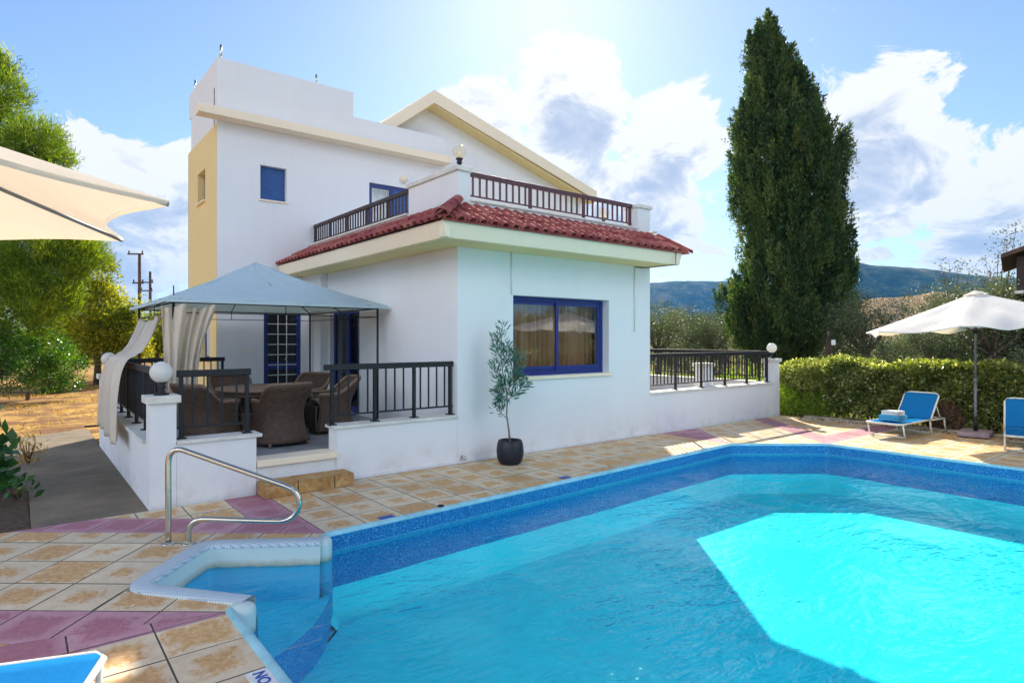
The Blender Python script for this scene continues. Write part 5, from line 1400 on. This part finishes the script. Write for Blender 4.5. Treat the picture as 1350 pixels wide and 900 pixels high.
def timber_house():
    T=21; b=px2(1340,0,T); t=empty('timber_house',(b.x,b.y,0),math.atan2(CR.y,CR.x)-math.atan(.814),'dark timber house with a projecting roof at the right edge','house')
    z=lambda y:1.8+(446-y)/817*T; x=lambda px:(px-1340)/817*T
    g=MB(); g.box(0,6,0,5,z(383),z(338)); g.build('upper_wall',M['dark_timber'],t)
    g=MB(); g.box(1.2,6,1.0,5,-.1,z(383)-.101); g.build('lower_wall',M['dark_timber'],t)
    g=MB(); g.box(-.05,6,-.05,5.05,z(383)-.10,z(383)-.001); g.build('ledge',M['cap_stone'],t)
    g=MB(); g.extr([(x(1324),z(341)),(3.2,z(341)+1.35),(6.8,z(341)),(6.8,z(341)+.14),(3.2,z(341)+1.5),(x(1324),z(341)+.14)],'y',-.5,5.5); g.build('roof',M['brown_roof'],t)
timber_house()
def car():
    b=px2(116,0,46); t=empty('parked_car',(b.x,b.y,-.05),math.atan2(CR.y,CR.x)+.3,'small white car glimpsed far off between the orchard trees','car')
    L,w=3.9,1.6
    prof=[(0,.35),(.05,.75),(.35,.88),(1.0,.95),(1.5,1.38),(2.9,1.42),(3.6,1.0),(3.85,.92),(3.9,.35)]
    g=MB(); g.extr(prof,'y',0,w); g.build('body',M['car_paint'],t,bevel=.06)
    g=MB(); g.extr([(1.12,.97),(1.56,1.33),(2.85,1.36),(3.45,1.0)],'y',-.01,w+.01); g.build('windows',M['dark_glass'],t)
    for x in (.75,3.1):
        for y in (-.02,w-.16):
            g=MB(); g.tube([(x,y,.3),(x,y+.18,.3)],.3,16); g.build('wheel',M['rubber'],t)
car()
SUN_EL=31.9; SUN_AZ=math.degrees(math.atan2(CF.x,CF.y))+3.0
EXPO=2.08; SKY=.039; SUNP=2.3
def sun():
    l=bpy.data.lights.new('sun','SUN'); l.energy=SUNP; l.angle=R(.55); l.color=(1.0,.90,.72)
    o=bpy.data.objects.new('sun',l); col.objects.link(o)
    d=Vector((math.sin(R(SUN_AZ))*math.cos(R(SUN_EL)),math.cos(R(SUN_AZ))*math.cos(R(SUN_EL)),math.sin(R(SUN_EL))))
    o.rotation_euler=(-d).to_track_quat('-Z','Y').to_euler(); o.location=(0,0,30)
sun()
def world():
    w=bpy.data.worlds.new('World'); scene.world=w; w.use_nodes=True; nt=w.node_tree; nt.nodes.clear()
    s=nd(nt,'ShaderNodeTexSky'); s.sky_type='NISHITA'; s.sun_disc=False; s.sun_elevation=R(SUN_EL); s.sun_rotation=R(SUN_AZ); s.altitude=50; s.air_density=1.0; s.dust_density=.25; s.ozone_density=2.0
    t=nd(nt,'ShaderNodeTexCoord'); d=t.outputs['Generated']
    sp=nd(nt,'ShaderNodeSeparateXYZ'); lk(nt,d,sp.inputs[0])
    # bearing relative to the house diagonal and elevation
    yaw=math.atan2(CF.x,CF.y)
    az=math_(nt,'SUBTRACT',math_(nt,'ARCTAN2',sp.outputs[0],sp.outputs[1]),yaw)
    el=math_(nt,'ARCSINE',sp.outputs[2])
    # cumulus banks, unseen ones behind the camera added as fill: (azimuth deg, elevation deg, half width, half height, weight)
    blobs=[(-32,9,9,7.5,1.0),(-27,13,5,3.5,.9),(-3,19,5.5,4.5,.95),(6,20.5,6,6,1.1),(14.5,17,6,5.5,1.1),(10,12,11,5,1.0),(18,9,7,3,.6),(31,13.5,6,7,1.1),(39,9,8,5,.95),(30,7,5,2,.6),(17,5,8,2.2,.5),(-45,12,6,5,.8),(52,12,8,6,.9),(75,11,10,5,.8),(-75,11,12,5,.7),(115,24,24,15,1.2),(160,30,26,18,1.2),(-155,26,26,17,1.2),(-112,22,20,13,1.1),(180,60,60,12,1.1)]
    def field(dx,dy):
        tot=None
        for a,e,wa,we,wt in blobs:
            x=math_(nt,'DIVIDE',math_(nt,'SUBTRACT',az,R(a+dx)),R(wa)); y=math_(nt,'DIVIDE',math_(nt,'SUBTRACT',el,R(e+dy)),R(we))
            q=math_(nt,'ADD',math_(nt,'MULTIPLY',x,x),math_(nt,'MULTIPLY',y,y))
            g=math_(nt,'MULTIPLY',math_(nt,'EXPONENT',math_(nt,'MULTIPLY',q,-.9)),wt)
            tot=g if tot is None else math_(nt,'MAXIMUM',tot,g)
        return tot
    m=nd(nt,'ShaderNodeMapping'); lk(nt,d,m.inputs[0]); m.inputs['Scale'].default_value=(1,1,1.5)
    n1=noise(nt,m.outputs[0],6.5,12,.66,.5)
    m2=nd(nt,'ShaderNodeMapping'); lk(nt,d,m2.inputs[0]); m2.inputs['Scale'].default_value=(1,1,1.5); m2.inputs['Location'].default_value=(-.010*CF.x,-.010*CF.y,-.035)
    n2=noise(nt,m2.outputs[0],6.5,12,.66,.5)
    f=field(0,0)
    dens=math_(nt,'ADD',f,math_(nt,'MULTIPLY',math_(nt,'SUBTRACT',n1,.5),2.1))
    f2=field(0,-2.2)
    dens2=math_(nt,'ADD',f2,math_(nt,'MULTIPLY',math_(nt,'SUBTRACT',n2,.5),2.1))
    mask=nd(nt,'ShaderNodeMapRange',interpolation_type='SMOOTHSTEP'); lk(nt,dens,mask.inputs[0]); mask.inputs[1].default_value=.46; mask.inputs[2].default_value=.58
    # thickness above a point makes its base grey-blue
    thick=nd(nt,'ShaderNodeMapRange',interpolation_type='SMOOTHSTEP'); lk(nt,dens2,thick.inputs[0]); thick.inputs[1].default_value=.62; thick.inputs[2].default_value=1.15
    lit=math_(nt,'ADD',math_(nt,'MULTIPLY',math_(nt,'SUBTRACT',1.0,thick.outputs[0]),.62),math_(nt,'ADD',.30,math_(nt,'MULTIPLY',math_(nt,'SUBTRACT',n1,n2),2.4)))
    edge=nd(nt,'ShaderNodeMapRange',interpolation_type='SMOOTHSTEP'); lk(nt,dens,edge.inputs[0]); edge.inputs[1].default_value=.85; edge.inputs[2].default_value=.50; edge.inputs[3].default_value=0; edge.inputs[4].default_value=.35
    lit=math_(nt,'ADD',lit,edge.outputs[0])
    cc=ramp(nt,lit,[(0.05,(.54,.63,.80)),(.35,(.68,.75,.87)),(.62,(.88,.91,.96)),(.9,(1.12,1.11,1.08))])
    bg=nd(nt,'ShaderNodeBackground'); bg.inputs[1].default_value=SKY; lk(nt,mixc(nt,1.0,s.outputs[0],(.94,.98,1.06),'MULTIPLY'),bg.inputs[0])
    bc=nd(nt,'ShaderNodeBackground'); bc.inputs[1].default_value=.32; lk(nt,cc,bc.inputs[0])
    # unseen clouds opposite the sun are added fill light, set much brighter than the backlit ones round the sun
    away=nd(nt,'ShaderNodeMapRange',interpolation_type='SMOOTHSTEP'); lk(nt,math_(nt,'COSINE',az),away.inputs[0]); away.inputs[1].default_value=.25; away.inputs[2].default_value=-.6; away.inputs[3].default_value=.235; away.inputs[4].default_value=.78
    lk(nt,away.outputs[0],bc.inputs[1])
    x=nd(nt,'ShaderNodeMixShader'); lk(nt,math_(nt,'MULTIPLY',mask.outputs[0],.94),x.inputs[0]); lk(nt,bg.outputs[0],x.inputs[1]); lk(nt,bc.outputs[0],x.inputs[2])
    o=nd(nt,'ShaderNodeOutputWorld'); lk(nt,x.outputs[0],o.inputs[0])
world()
HAZE=True
if HAZE:
    g=MB(); g.box(-9000+10,9000-10,-9000+10,9000-10,-12,420); m,nt=nm('haze')
    v=nd(nt,'ShaderNodeVolumePrincipled'); v.inputs['Color'].default_value=(.10,.42,1.0,1); v.inputs['Density'].default_value=.00011; v.inputs['Anisotropy'].default_value=.0
    out(nt,None,v.outputs[0]); o=g.build('haze',m); tag(o,kind='stuff')
cam=bpy.data.cameras.new('camera'); co=bpy.data.objects.new('camera',cam); col.objects.link(co)
co.location=(0,0,1.8); cam.lens=36*817/1350; cam.sensor_width=36; cam.shift_y=-4/1350; cam.clip_end=30000; cam.clip_start=.05
co.rotation_euler=(R(90),0,-math.atan2(CF.x,CF.y)); scene.camera=co
scene.view_settings.view_transform='Standard'; scene.view_settings.look='None'; scene.view_settings.exposure=EXPO; scene.view_settings.gamma=1.0; scene.view_settings.use_curve_mapping=False
scene.render.engine='CYCLES'; scene.render.resolution_x=1024; scene.render.resolution_y=682
c=scene.cycles; c.max_bounces=10; c.transparent_max_bounces=16; c.diffuse_bounces=4; c.glossy_bounces=3; c.transmission_bounces=6; c.volume_bounces=0; c.sample_clamp_indirect=8; c.caustics_reflective=False; c.caustics_refractive=True
